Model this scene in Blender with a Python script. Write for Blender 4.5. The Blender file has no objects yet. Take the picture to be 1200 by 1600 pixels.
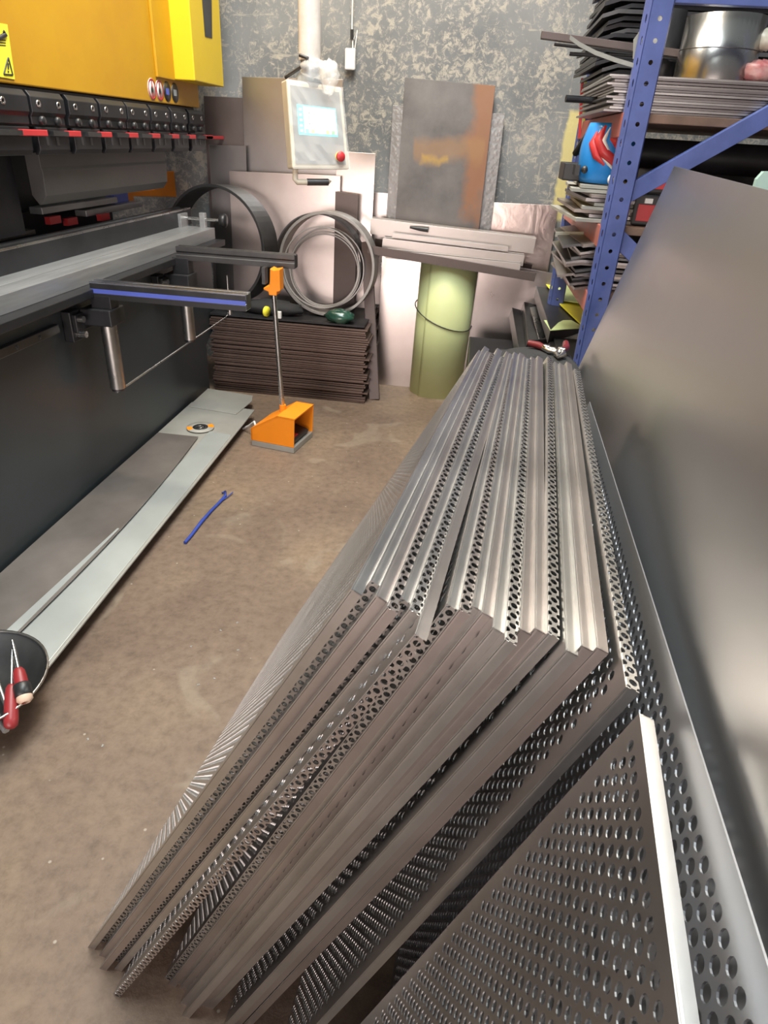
import bpy, math, random
from mathutils import Vector, Matrix
random.seed(7)
PI = math.pi
COL = bpy.context.scene.collection
V = Vector

# ---------------------------------------------------------------- camera geometry
F = 1017.438
RX = V((0.991, 0.109, -0.083)); RY = V((0.126, -0.488, 0.864)); RZ = V((0.054, -0.866, -0.497))
_vz = V((490-600, 2572-800, F)).normalized(); _vy = V((748-600, 225-800, F)).normalized()
RZ = -_vz; RY = _vy; RX = RY.cross(RZ).normalized(); RY = RZ.cross(RX).normalized()
CAM = V((0, 0, 1.25))
def ray(x, y):
    p = V((x-600, y-800, F)); return V((RX.dot(p), RY.dot(p), RZ.dot(p)))
def atz(x, y, z):
    d = ray(x, y); return CAM + d*((z-CAM.z)/d.z)
def aty(x, y, Y):
    d = ray(x, y); return CAM + d*((Y-CAM.y)/d.y)
def atx(x, y, X):
    d = ray(x, y); return CAM + d*((X-CAM.x)/d.x)
def atplane(x, y, p0, n):
    d = ray(x, y); return CAM + d*((p0-CAM).dot(n)/d.dot(n))

# ---------------------------------------------------------------- mesh builder
class MB:
    def __init__(s): s.v = []; s.f = []; s.sm = []
    def add(s, vs, fs, smooth=False):
        o = len(s.v); s.v += [V(a) for a in vs]; s.f += [[i+o for i in q] for q in fs]; s.sm += [smooth]*len(fs); return s
    def hexa(s, p):   # p: 4 bottom ccw, 4 top ccw
        return s.add(p, [(3,2,1,0),(4,5,6,7),(0,1,5,4),(1,2,6,5),(2,3,7,6),(3,0,4,7)])
    def box(s, x0, x1, y0, y1, z0, z1):
        return s.hexa([(x0,y0,z0),(x1,y0,z0),(x1,y1,z0),(x0,y1,z0),(x0,y0,z1),(x1,y0,z1),(x1,y1,z1),(x0,y1,z1)])
    def prism(s, poly, vec):
        n = len(poly); vec = V(vec); a = [V(p) for p in poly]; b = [p+vec for p in a]
        fs = [tuple(range(n-1,-1,-1)), tuple(range(n,2*n))] + [(i,(i+1)%n,n+(i+1)%n,n+i) for i in range(n)]
        return s.add(a+b, fs)
    def quad(s, a, b, c, d, t):     # plate abcd with thickness t behind its normal
        a,b,c,d = V(a),V(b),V(c),V(d); n = (b-a).cross(d-a).normalized()*t
        return s.hexa([a-n,b-n,c-n,d-n,a,b,c,d])
    def tube(s, path, r, n=12, caps=True, smooth=True):
        path = [V(p) for p in path]; m = len(path); vs = []; fs = []; prev = None
        rs = r if isinstance(r,(list,tuple)) else [r]*m
        for i,p in enumerate(path):
            t = (path[min(i+1,m-1)]-path[max(i-1,0)]).normalized()
            if prev is None:
                up = V((0,0,1)) if abs(t.z) < .9 else V((1,0,0)); u = t.cross(up).normalized()
            else: u = (prev - t*prev.dot(t)).normalized()
            prev = u; w = t.cross(u)
            for k in range(n):
                a = 2*PI*k/n; vs.append(p + (u*math.cos(a)+w*math.sin(a))*rs[i])
        for i in range(m-1):
            for k in range(n):
                k2 = (k+1)%n; fs.append((i*n+k, i*n+k2, (i+1)*n+k2, (i+1)*n+k))
        s.add(vs, fs, smooth)
        if caps:
            s.add(vs[:n], [tuple(range(n-1,-1,-1))]); s.add(vs[-n:], [tuple(range(n))])
        return s
    def lathe(s, c, axis, prof, n=32, closed=False, smooth=True):   # prof: (radius, height) pairs
        c = V(c); axis = V(axis).normalized(); up = V((0,0,1)) if abs(axis.z) < .9 else V((1,0,0))
        u = axis.cross(up).normalized(); w = axis.cross(u); vs = []; fs = []; m = len(prof)
        for r,h in prof:
            for k in range(n):
                a = 2*PI*k/n; vs.append(c + axis*h + (u*math.cos(a)+w*math.sin(a))*r)
        for i in range(m if closed else m-1):
            j = (i+1)%m
            for k in range(n):
                k2 = (k+1)%n; fs.append((i*n+k, i*n+k2, j*n+k2, j*n+k))
        s.add(vs, fs, smooth)
        if not closed:
            for i,rev in ((0,True),(m-1,False)):
                if prof[i][0] > 1e-6:
                    q = vs[i*n:(i+1)*n]; s.add(q, [tuple(range(n-1,-1,-1)) if rev else tuple(range(n))])
        return s
    def ball(s, c, rx, ry, rz, n=16, m=10, jit=0):
        c = V(c); vs = []; fs = []
        for i in range(m+1):
            t = PI*i/m
            for k in range(n):
                a = 2*PI*k/n; j = 1+random.uniform(-jit,jit)
                vs.append(c+V((rx*math.sin(t)*math.cos(a)*j, ry*math.sin(t)*math.sin(a)*j, rz*math.cos(t)*j)))
        for i in range(m):
            for k in range(n):
                k2 = (k+1)%n; fs.append((i*n+k,(i+1)*n+k,(i+1)*n+k2,i*n+k2))
        return s.add(vs, fs, True)
    def mesh(s, name, mat, origin=(0,0,0), recalc=True):
        o = V(origin); me = bpy.data.meshes.new(name)
        me.from_pydata([tuple(v-o) for v in s.v], [], s.f)
        me.polygons.foreach_set('use_smooth', s.sm)
        if recalc:
            import bmesh
            bm = bmesh.new(); bm.from_mesh(me); bmesh.ops.recalc_face_normals(bm, faces=bm.faces); bm.to_mesh(me); bm.free()
        me.materials.append(mat); me.update(); return me

def tag(o, label, cat, group=None, kind=None):
    if label: o['label'] = label
    if cat: o['category'] = cat
    if group: o['group'] = group
    if kind: o['kind'] = kind
    return o
def thing(name, label, cat, loc, group=None):
    o = bpy.data.objects.new(name, None); COL.objects.link(o); o.location = loc; o.empty_display_size = .05
    return tag(o, label, cat, group)
def wloc(o):
    p = V((0,0,0))
    while o is not None: p = p + o.location; o = o.parent
    return p
def bevel(o, w, seg=2):
    m = o.modifiers.new('bevel', 'BEVEL'); m.width = w; m.segments = seg; m.limit_method = 'ANGLE'; m.angle_limit = .6
def part(name, mb, mat, parent, label=None, bev=0, local=False):
    org = V((0,0,0)) if local else wloc(parent)
    o = bpy.data.objects.new(name, mb.mesh(name, mat, org)); COL.objects.link(o); o.parent = parent
    if label: o['label'] = label
    if bev: bevel(o, bev)
    return o
def solo(name, mb, mat, label, cat, group=None, origin=None, bev=0):
    if origin is None:
        xs = [v.x for v in mb.v]; ys = [v.y for v in mb.v]; zs = [v.z for v in mb.v]
        origin = ((min(xs)+max(xs))/2, (min(ys)+max(ys))/2, min(zs))
    o = bpy.data.objects.new(name, mb.mesh(name, mat, origin)); COL.objects.link(o); o.location = origin
    if bev: bevel(o, bev)
    return tag(o, label, cat, group)
def struct(name, mb, mat):
    o = bpy.data.objects.new(name, mb.mesh(name, mat)); COL.objects.link(o); o['kind'] = 'structure'; return o
def dup(o, label=None, group=None):
    def cp(a, par):
        c = a.copy(); COL.objects.link(c)
        if par is not None: c.parent = par
        for ch in [x for x in bpy.data.objects if x.parent == a]: cp(ch, c)
        return c
    c = cp(o, None)
    if label: c['label'] = label
    if group: c['group'] = group
    return c

# ---------------------------------------------------------------- materials
def mat_new(name):
    m = bpy.data.materials.new(name); m.use_nodes = True; nt = m.node_tree
    return m, nt, nt.nodes['Principled BSDF']
def N(nt, t, **kw):
    n = nt.nodes.new(t)
    for k,v in kw.items():
        if k in n.inputs: n.inputs[k].default_value = v
        else: setattr(n, k, v)
    return n
def rgba(c): return (c[0], c[1], c[2], 1)
def ramp(nt, stops):
    n = nt.nodes.new('ShaderNodeValToRGB'); e = n.color_ramp.elements
    while len(e) < len(stops): e.new(.5)
    for i,(p,c) in enumerate(stops): e[i].position = p; e[i].color = rgba(c) if len(c) == 3 else c
    return n
def metal(name, c, rough=.35, metallic=1., var=.12, scale=3., stretch=(1,1,1), c2=None, bump=0., rvar=.08, aniso=0):
    m, nt, b = mat_new(name); L = nt.links.new
    tc = N(nt,'ShaderNodeTexCoord'); mp = N(nt,'ShaderNodeMapping'); mp.inputs['Scale'].default_value = stretch
    L(tc.outputs['Object'], mp.inputs['Vector'])
    no = N(nt,'ShaderNodeTexNoise', Scale=scale, Detail=6., Roughness=.6); L(mp.outputs['Vector'], no.inputs['Vector'])
    c2 = c2 or tuple(x*(1-var*2) for x in c)
    rp = ramp(nt, [(.32,c2),(.66,c)]); L(no.outputs['Fac'], rp.inputs['Fac']); L(rp.outputs['Color'], b.inputs['Base Color'])
    mr = N(nt,'ShaderNodeMapRange'); mr.inputs['To Min'].default_value = rough-rvar; mr.inputs['To Max'].default_value = rough+rvar
    L(no.outputs['Fac'], mr.inputs['Value']); L(mr.outputs['Result'], b.inputs['Roughness'])
    b.inputs['Metallic'].default_value = metallic
    if aniso: b.inputs['Anisotropic'].default_value = aniso
    if bump:
        n2 = N(nt,'ShaderNodeTexNoise', Scale=scale*12, Detail=4.); L(mp.outputs['Vector'], n2.inputs['Vector'])
        bp = N(nt,'ShaderNodeBump', Strength=bump, Distance=.002); L(n2.outputs['Fac'], bp.inputs['Height']); L(bp.outputs['Normal'], b.inputs['Normal'])
    return m
def paint(name, c, rough=.45, var=.08, scale=6., c2=None, spec=.5, bump=0.):
    m = metal(name, c, rough, 0., var, scale, c2=c2, bump=bump, rvar=.05); m.node_tree.nodes['Principled BSDF'].inputs['Specular IOR Level'].default_value = spec; return m
def emit(name, c, s):
    m, nt, b = mat_new(name); b.inputs['Base Color'].default_value = rgba(c); b.inputs['Emission Color'].default_value = rgba(c); b.inputs['Emission Strength'].default_value = s; return m

M = {}
M['tray'] = metal('pickled_steel', (.60,.59,.58), .33, 1., .10, 5., (1,1,1))
M['bigsheet'] = metal('cold_rolled_sheet', (.47,.47,.475), .34, 1., .04, 1.5, rvar=.02)
M['perf'] = metal('perforated_sheet_steel', (.34,.34,.36), .48, .95, .06, 3.)
M['steel'] = metal('bright_steel', (.62,.61,.60), .28, 1., .12, 8.)
M['rail'] = metal('ground_steel', (.40,.40,.41), .36, .55, .12, 6., (8,.6,8))
M['alu'] = metal('aluminium', (.58,.62,.72), .25, 1., .1, 8., (.5,6,6))
M['darksteel'] = metal('dark_steel', (.14,.14,.145), .42, .9, .2, 5.)
M['blacksteel'] = metal('blackened_steel', (.045,.045,.05), .42, .6, .2, 8.)
M['punchgrey'] = metal('tool_steel_grey', (.085,.08,.076), .45, .35, .12, 6.)
M['ringgrey'] = metal('rolled_ring_steel', (.36,.35,.34), .42, .7, .15, 5.)
M['darkred'] = paint('dark_red_handle', (.27,.022,.026), .4)
M['coil'] = metal('coil_steel', (.34,.33,.32), .26, 1., .08, 4.)
M['black'] = paint('black_plastic', (.02,.02,.022), .4)
M['brownsheet'] = metal('mill_scale_sheet', (.21,.15,.13), .5, .8, .25, 4., (1,1,20))
M['sheet_grey'] = metal('grey_sheet', (.40,.38,.38), .30, 1., .10, 2., rvar=.06)
M['sheet_dark'] = metal('dull_dark_sheet', (.15,.12,.115), .5, .8, .12, 3.)
M['sheet_pale'] = metal('pale_sheet', (.62,.56,.54), .30, 1., .10, 2.5, c2=(.50,.43,.41))
M['galv'] = metal('galvanised_strip', (.66,.70,.70), .42, .7, .06, 3.)
M['offcut'] = metal('worn_strip_steel', (.33,.29,.27), .34, .6, .2, 2.5)
M['plategrey'] = metal('grey_plate', (.42,.41,.38), .5, .4, .12, 2.5)
M['machine'] = paint('machine_dark_enamel', (.033,.04,.045), .38, .12, 2., c2=(.026,.030,.034))
M['yellow'] = paint('yellow_enamel', (.54,.29,.009), .42, .04, 3., c2=(.48,.24,.008))
M['yellowcover'] = paint('bright_yellow_enamel', (.74,.52,.016), .4, .03, 3.)
M['label_yellow'] = paint('label_yellow', (.85,.78,.05), .5, .03)
M['orange'] = paint('orange_enamel', (.95,.28,.01), .42, .05, 5.)
M['red'] = paint('red_plastic', (.52,.035,.04), .4)
M['redbeam'] = paint('red_enamel_worn', (.42,.10,.075), .5, .25, 10., c2=(.25,.10,.08))
M['blue'] = paint('rack_blue_enamel', (.075,.105,.30), .45, .12, 14., c2=(.055,.08,.23))
M['bluebright'] = paint('bright_blue', (.02,.22,.62), .3)
M['bluestripe'] = paint('blue_stripe', (.10,.14,.55), .4)
M['bluecord'] = paint('blue_cord', (.03,.06,.32), .5)
M['white'] = paint('white_plastic', (.78,.78,.76), .5)
M['cream'] = paint('cream_enamel', (.72,.66,.54), .45)
M['panelgrey'] = paint('panel_grey', (.30,.32,.34), .35)
M['green'] = paint('yellow_green_film', (.60,.65,.35), .5, .06, 3., c2=(.55,.60,.30), spec=.35)
M['limefilm'] = paint('lime_film', (.62,.74,.36), .45)
M['wood'] = paint('worn_board', (.20,.12,.085), .7, .25, 8.)
M['cloth'] = paint('black_cloth', (.018,.018,.02), .8)
M['paper'] = paint('grey_board', (.36,.35,.32), .7, .2, 6.)
M['flesh'] = paint('pale_wood_handle', (.70,.50,.38), .5)
M['hole'] = paint('hole_shadow_black', (.006,.006,.007), .8)
M['screen_white'] = emit('screen_white', (.85,.95,.97), 1.0)
M['screen_cyan'] = emit('screen_cyan', (.10,.65,.72), .9)
M['screen_blue'] = emit('screen_blue', (.15,.35,.75), .8)
M['screen_green'] = emit('screen_green', (.2,.75,.2), .8)
M['screen_lime'] = emit('screen_lime', (.75,.8,.2), .8)
def m_film():
    m, nt, b = mat_new('clear_plastic_film'); b.inputs['Base Color'].default_value = (.95,.93,.9,1); b.inputs['Roughness'].default_value = .12
    b.inputs['Alpha'].default_value = .28; b.inputs['Specular IOR Level'].default_value = .9; return m
M['film'] = m_film()
M['armwrap'] = paint('film_wrapped_arm', (.68,.62,.58), .22, .1, 20., bump=.5, spec=.8)
M['greenbag'] = paint('green_plastic_bag', (.03,.10,.07), .2, .3, 8., spec=.8)

def m_floor():
    m, nt, b = mat_new('concrete_floor'); L = nt.links.new
    tc = N(nt,'ShaderNodeTexCoord')
    big = N(nt,'ShaderNodeTexNoise', Scale=1.1, Detail=5., Roughness=.6, Distortion=.4); L(tc.outputs['Object'], big.inputs['Vector'])
    fine = N(nt,'ShaderNodeTexNoise', Scale=34., Detail=8., Roughness=.7); L(tc.outputs['Object'], fine.inputs['Vector'])
    r1 = ramp(nt, [(.30,(.11,.073,.055)),(.5,(.172,.121,.090)),(.70,(.25,.18,.118))]); L(big.outputs['Fac'], r1.inputs['Fac'])
    r2 = ramp(nt, [(.30,(.62,.60,.58)),(.52,(1,1,1)),(.75,(1.25,1.25,1.25))]); L(fine.outputs['Fac'], r2.inputs['Fac'])
    mx = N(nt,'ShaderNodeMix', data_type='RGBA', blend_type='MULTIPLY'); mx.inputs[0].default_value = .8
    L(r1.outputs['Color'], mx.inputs[6]); L(r2.outputs['Color'], mx.inputs[7])
    # pale grey worn patches
    pt = N(nt,'ShaderNodeTexNoise', Scale=3.3, Detail=3., Distortion=1.2); L(tc.outputs['Object'], pt.inputs['Vector'])
    r3 = ramp(nt, [(.60,(0,0,0)),(.66,(1,1,1))]); L(pt.outputs['Fac'], r3.inputs['Fac'])
    ml = N(nt,'ShaderNodeMath', operation='MULTIPLY'); ml.inputs[1].default_value = .3; L(r3.outputs['Color'], ml.inputs[0])
    mx2 = N(nt,'ShaderNodeMix', data_type='RGBA'); L(ml.outputs[0], mx2.inputs[0]); L(mx.outputs[2], mx2.inputs[6]); mx2.inputs[7].default_value = (.30,.25,.19,1)
    # small pale specks
    vo = N(nt,'ShaderNodeTexVoronoi', Scale=16.); L(tc.outputs['Object'], vo.inputs['Vector'])
    r4 = ramp(nt, [(.035,(1,1,1)),(.06,(0,0,0))]); L(vo.outputs['Distance'], r4.inputs['Fac'])
    mx3 = N(nt,'ShaderNodeMix', data_type='RGBA'); 
    m5 = N(nt,'ShaderNodeMath', operation='MULTIPLY'); m5.inputs[1].default_value = .45; L(r4.outputs['Color'], m5.inputs[0]); L(m5.outputs[0], mx3.inputs[0])
    L(mx2.outputs[2], mx3.inputs[6]); mx3.inputs[7].default_value = (.5,.45,.38,1)
    L(mx3.outputs[2], b.inputs['Base Color']); b.inputs['Roughness'].default_value = .55; b.inputs['Specular IOR Level'].default_value = .35
    bp = N(nt,'ShaderNodeBump', Strength=.35, Distance=.006); L(fine.outputs['Fac'], bp.inputs['Height']); L(bp.outputs['Normal'], b.inputs['Normal'])
    return m
def m_wall():
    m, nt, b = mat_new('scuffed_plaster'); L = nt.links.new
    tc = N(nt,'ShaderNodeTexCoord')
    base = N(nt,'ShaderNodeTexNoise', Scale=2.2, Detail=5.); L(tc.outputs['Object'], base.inputs['Vector'])
    r0 = ramp(nt, [(.3,(.10,.108,.117)),(.7,(.205,.212,.22))]); L(base.outputs['Fac'], r0.inputs['Fac'])
    n1 = N(nt,'ShaderNodeTexNoise', Scale=30., Detail=10., Roughness=.8, Distortion=.7); L(tc.outputs['Object'], n1.inputs['Vector'])
    n2 = N(nt,'ShaderNodeTexNoise', Scale=2.6, Detail=4., Distortion=.6); L(tc.outputs['Object'], n2.inputs['Vector'])
    ad = N(nt,'ShaderNodeMath', operation='MULTIPLY_ADD'); ad.inputs[1].default_value = .42; L(n2.outputs['Fac'], ad.inputs[0]); L(n1.outputs['Fac'], ad.inputs[2])
    r1 = ramp(nt, [(.71,(0,0,0)),(.80,(.9,.9,.9))]); L(ad.outputs[0], r1.inputs['Fac'])
    mx = N(nt,'ShaderNodeMix', data_type='RGBA'); L(r1.outputs['Color'], mx.inputs[0]); L(r0.outputs['Color'], mx.inputs[6]); mx.inputs[7].default_value = (.36,.335,.29,1)
    # vertical and horizontal scratches
    last = mx
    for sc, rot in (((1.5,1,9),.05), ((14,1,1.2),0)):
        mp = N(nt,'ShaderNodeMapping'); mp.inputs['Scale'].default_value = sc; mp.inputs['Rotation'].default_value = (0,rot,0); L(tc.outputs['Object'], mp.inputs['Vector'])
        n3 = N(nt,'ShaderNodeTexNoise', Scale=3.2, Detail=5., Roughness=.6); L(mp.outputs['Vector'], n3.inputs['Vector'])
        r3 = ramp(nt, [(.64,(0,0,0)),(.69,(.8,.8,.8))]); L(n3.outputs['Fac'], r3.inputs['Fac'])
        mm = N(nt,'ShaderNodeMath', operation='MULTIPLY'); mm.inputs[1].default_value = .65; L(r3.outputs['Color'], mm.inputs[0])
        m2 = N(nt,'ShaderNodeMix', data_type='RGBA'); L(mm.outputs[0], m2.inputs[0]); L(last.outputs[2], m2.inputs[6]); m2.inputs[7].default_value = (.40,.37,.31,1); last = m2
    # yellowed drip of old paint near the rack
    sp = N(nt,'ShaderNodeSeparateXYZ'); L(tc.outputs['Object'], sp.inputs[0])
    pc = aty(884, 262, 3.9)
    def band(out, c, w, soft):
        s = N(nt,'ShaderNodeMath', operation='SUBTRACT'); s.inputs[1].default_value = c; L(out, s.inputs[0])
        a = N(nt,'ShaderNodeMath', operation='ABSOLUTE'); L(s.outputs[0], a.inputs[0])
        g = N(nt,'ShaderNodeMapRange'); g.inputs['From Min'].default_value = w; g.inputs['From Max'].default_value = w+soft; g.inputs['To Min'].default_value = 1; g.inputs['To Max'].default_value = 0
        L(a.outputs[0], g.inputs['Value']); return g.outputs['Result']
    nx = N(nt,'ShaderNodeTexNoise', Scale=9.); L(tc.outputs['Object'], nx.inputs['Vector'])
    jx = N(nt,'ShaderNodeMath', operation='MULTIPLY_ADD'); jx.inputs[1].default_value = .05; L(nx.outputs['Fac'], jx.inputs[0]); L(sp.outputs['X'], jx.inputs[2])
    p = N(nt,'ShaderNodeMath', operation='MULTIPLY'); L(band(jx.outputs[0], pc.x+.03, .03, .012), p.inputs[0]); L(band(sp.outputs['Z'], pc.z, .24, .02), p.inputs[1])
    p2 = N(nt,'ShaderNodeMath', operation='MULTIPLY'); p2.inputs[1].default_value = .8; L(p.outputs[0], p2.inputs[0])
    m3 = N(nt,'ShaderNodeMix', data_type='RGBA'); L(p2.outputs[0], m3.inputs[0]); L(last.outputs[2], m3.inputs[6]); m3.inputs[7].default_value = (.58,.50,.20,1)
    L(m3.outputs[2], b.inputs['Base Color']); b.inputs['Roughness'].default_value = .6
    bp = N(nt,'ShaderNodeBump', Strength=.3, Distance=.004); L(n1.outputs['Fac'], bp.inputs['Height']); L(bp.outputs['Normal'], b.inputs['Normal'])
    return m
def m_rusty():
    m, nt, b = mat_new('rusty_plate'); L = nt.links.new
    tc = N(nt,'ShaderNodeTexCoord'); sp = N(nt,'ShaderNodeSeparateXYZ'); L(tc.outputs['Generated'], sp.inputs[0])
    n = N(nt,'ShaderNodeTexNoise', Scale=4., Detail=8., Roughness=.65); L(tc.outputs['Object'], n.inputs['Vector'])
    r0 = ramp(nt, [(.3,(.075,.068,.068)),(.7,(.15,.14,.138))]); L(n.outputs['Fac'], r0.inputs['Fac'])
    def zone(x0,x1,z0,z1,soft,col,k,prev,sc=7.):
        nn = N(nt,'ShaderNodeTexNoise', Scale=sc, Detail=5.); L(tc.outputs['Object'], nn.inputs['Vector'])
        def bnd(out, lo, hi):
            a = N(nt,'ShaderNodeMath', operation='MULTIPLY_ADD'); a.inputs[1].default_value = soft*2.4; L(nn.outputs['Fac'], a.inputs[0]); L(out, a.inputs[2])
            s = N(nt,'ShaderNodeMath', operation='SUBTRACT'); s.inputs[1].default_value = (lo+hi)/2+soft*1.2; L(a.outputs[0], s.inputs[0])
            ab = N(nt,'ShaderNodeMath', operation='ABSOLUTE'); L(s.outputs[0], ab.inputs[0])
            g = N(nt,'ShaderNodeMapRange'); g.inputs['From Min'].default_value = (hi-lo)/2-soft*.3; g.inputs['From Max'].default_value = (hi-lo)/2+soft*.3; g.inputs['To Min'].default_value = k; g.inputs['To Max'].default_value = 0
            L(ab.outputs[0], g.inputs['Value']); return g.outputs['Result']
        mu = N(nt,'ShaderNodeMath', operation='MULTIPLY'); L(bnd(sp.outputs['X'],x0,x1), mu.inputs[0]); L(bnd(sp.outputs['Z'],z0,z1), mu.inputs[1])
        mx = N(nt,'ShaderNodeMix', data_type='RGBA'); L(mu.outputs[0], mx.inputs[0]); L(prev, mx.inputs[6]); mx.inputs[7].default_value = rgba(col); return mx.outputs[2]
    c = r0.outputs['Color']
    c = zone(.78,1.2,.60,1.2,.16,(.24,.10,.042),.85,c)
    c = zone(.15,.95,.77,.83,.05,(.25,.14,.065),.75,c,5.)
    c = zone(.24,.55,.755,.775,.04,(.40,.25,.04),.75,c,14.)
    c = zone(-.2,1.2,-.2,.58,.10,(.16,.135,.125),.7,c,3.)
    L(c, b.inputs['Base Color']); b.inputs['Roughness'].default_value = .5; b.inputs['Metallic'].default_value = .35
    return m
M['rusty'] = m_rusty()
def m_checker():
    m, nt, b = mat_new('checker_plate'); L = nt.links.new
    tc = N(nt,'ShaderNodeTexCoord'); mp = N(nt,'ShaderNodeMapping'); mp.inputs['Scale'].default_value = (40,40,40); mp.inputs['Rotation'].default_value = (0,PI/4,0); L(tc.outputs['Object'], mp.inputs['Vector'])
    w = N(nt,'ShaderNodeTexBrick', Scale=1.); L(mp.outputs['Vector'], w.inputs['Vector'])
    vo = N(nt,'ShaderNodeTexVoronoi', Scale=1., distance='MANHATTAN'); L(mp.outputs['Vector'], vo.inputs['Vector'])
    r = ramp(nt, [(.2,(.30,.285,.28)),(.45,(.22,.21,.21))]); L(vo.outputs['Distance'], r.inputs['Fac']); L(r.outputs['Color'], b.inputs['Base Color'])
    bp = N(nt,'ShaderNodeBump', Strength=.35, Distance=.004); bp.invert = True; L(vo.outputs['Distance'], bp.inputs['Height']); L(bp.outputs['Normal'], b.inputs['Normal'])
    b.inputs['Metallic'].default_value = .7; b.inputs['Roughness'].default_value = .45; return m
M['checker'] = m_checker()
def m_foil():
    m = metal('crinkled_foil', (.66,.57,.53), .3, 1., .1, 5., c2=(.54,.43,.40)); nt = m.node_tree; b = nt.nodes['Principled BSDF']
    tc = N(nt,'ShaderNodeTexCoord'); n = N(nt,'ShaderNodeTexNoise', Scale=7., Detail=4., Distortion=1.); nt.links.new(tc.outputs['Object'], n.inputs['Vector'])
    bp = N(nt,'ShaderNodeBump', Strength=.25, Distance=.012); nt.links.new(n.outputs['Fac'], bp.inputs['Height']); nt.links.new(bp.outputs['Normal'], b.inputs['Normal']); return m
M['foil'] = m_foil()

# ================================================================= the room
struct('floor', MB().box(-5, 3.2, -4, 3.95, -.1, 0), m_floor())
struct('wall_back', MB().box(-5, 3.2, 3.9, 4.05, 0, 3.6), m_wall())

# ================================================================= perforated trays (hole lattice as real geometry)
def lattice(L, Hh, p=.0145, r=.0050, m=.009, t=.0012, seg=12):
    """perforated plate in the xz plane from (0,0) to (L,Hh), y 0..t"""
    mb = MB(); ph = p*.866; nx = int((L-2*m)/p-.5); nz = int((Hh-2*m)/ph)
    x0 = (L-(nx+.5)*p)/2; z0 = (Hh-nz*ph)/2; vs = mb.v; fs = mb.f
    ang = [PI/12*(1+2*k) for k in range(seg)]
    hole = [(r*math.cos(a), r*math.sin(a)) for a in ang]
    outer = []
    hx, hz = p/2, ph/2
    for a in ang:
        c, s = math.cos(a), math.sin(a)
        d = a % (PI/2)
        if abs(d-PI/4) < .01: outer.append((math.copysign(hx,c), math.copysign(hz,s)))
        elif abs(c) > abs(s): outer.append((math.copysign(hx,c), hz*.45*math.copysign(1,s)))
        else: outer.append((hx*.45*math.copysign(1,c), math.copysign(hz,s)))
    def plate(xa, xb, za, zb):
        mb.box(xa, xb, 0, t, za, zb)
    for j in range(nz):
        off = (p/2 if j % 2 else 0); zc = z0+(j+.5)*ph
        for i in range(nx):
            xc = x0+off+(i+.5)*p; o = len(vs)
            for y in (0, t):
                for (a,b) in hole: vs.append(V((xc+a, y, zc+b)))
                for (a,b) in outer: vs.append(V((xc+a, y, zc+b)))
            s = seg
            for k in range(s):
                k2 = (k+1) % s
                fs.append((o+k, o+k2, o+s+k2, o+s+k)); fs.append((o+2*s+k2, o+2*s+k, o+3*s+k, o+3*s+k2))
                fs.append((o+k2, o+k, o+2*s+k, o+2*s+k2))
        za, zb = zc-hz, zc+hz
        plate(0, x0+off, za, zb); plate(x0+off+nx*p, L, za, zb)
    plate(0, L, 0, z0); plate(0, L, z0+nz*ph, Hh)
    mb.sm = [False]*len(fs); return mb
def punched(L, w, t=.0012, p=.0145, r=.0036):
    """narrow punched flange from x 0..L, y 0..w, z 0..t : a row of holes and half-holes along both edges"""
    mb = MB(); n = int(L/p); p = L/n; hx, hw = p/2, w/2; q = r*.9
    hole = [(r*math.cos(2*PI*(k+.5)/12), r*math.sin(2*PI*(k+.5)/12)) for k in range(12)]
    def arc(cx, cy, a0): return [(cx+q*math.cos(a), cy+q*math.sin(a)) for a in (a0, a0-PI/4, a0-PI/2)]
    outer = arc(hx,hw,-PI/2)[::-1] + arc(-hx,hw,0)[::-1] + arc(-hx,-hw,PI/2)[::-1] + arc(hx,-hw,PI)[::-1]
    # order so that outer starts at angle near the first hole vertex
    outer = sorted(outer, key=lambda a: math.atan2(a[1],a[0]) % (2*PI))
    for i in range(n):
        c = V(((i+.5)*p, hw, 0)); o = len(mb.v)
        for z in (0, t):
            for a in hole: mb.v.append(c+V((a[0],a[1],z)))
            for a in outer: mb.v.append(c+V((a[0],a[1],z)))
        for k in range(12):
            k2 = (k+1)%12
            mb.f += [(o+k2,o+k,o+12+k,o+12+k2),(o+24+k,o+24+k2,o+36+k2,o+36+k),(o+k,o+k2,o+24+k2,o+24+k),(o+12+k2,o+12+k,o+36+k,o+36+k2)]
    mb.sm = [False]*len(mb.f); return mb

TL, TH = .86, 1.0
face_me = lattice(TL, TH).mesh('perforated_face', M['tray'], recalc=False)
FW = .0108
def strip_plain(L, w, t=.0012, r=.0022):
    # a flange strip x 0..L with a rounded bend along y=0, lying in z 0..t
    pr = [(0,-r*1.2),(0,-r*.4),(r*.3,-r*.05),(r,0),(w,0),(w,-t),(r,-t),(t*1.0,-r*.6),(t,-r*1.2)]
    return MB().prism([(0,y,z) for y,z in pr], (L,0,0))
tf = {}
def xf(mb, mat4):
    mb.v = [mat4 @ v for v in mb.v]; return mb
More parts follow.
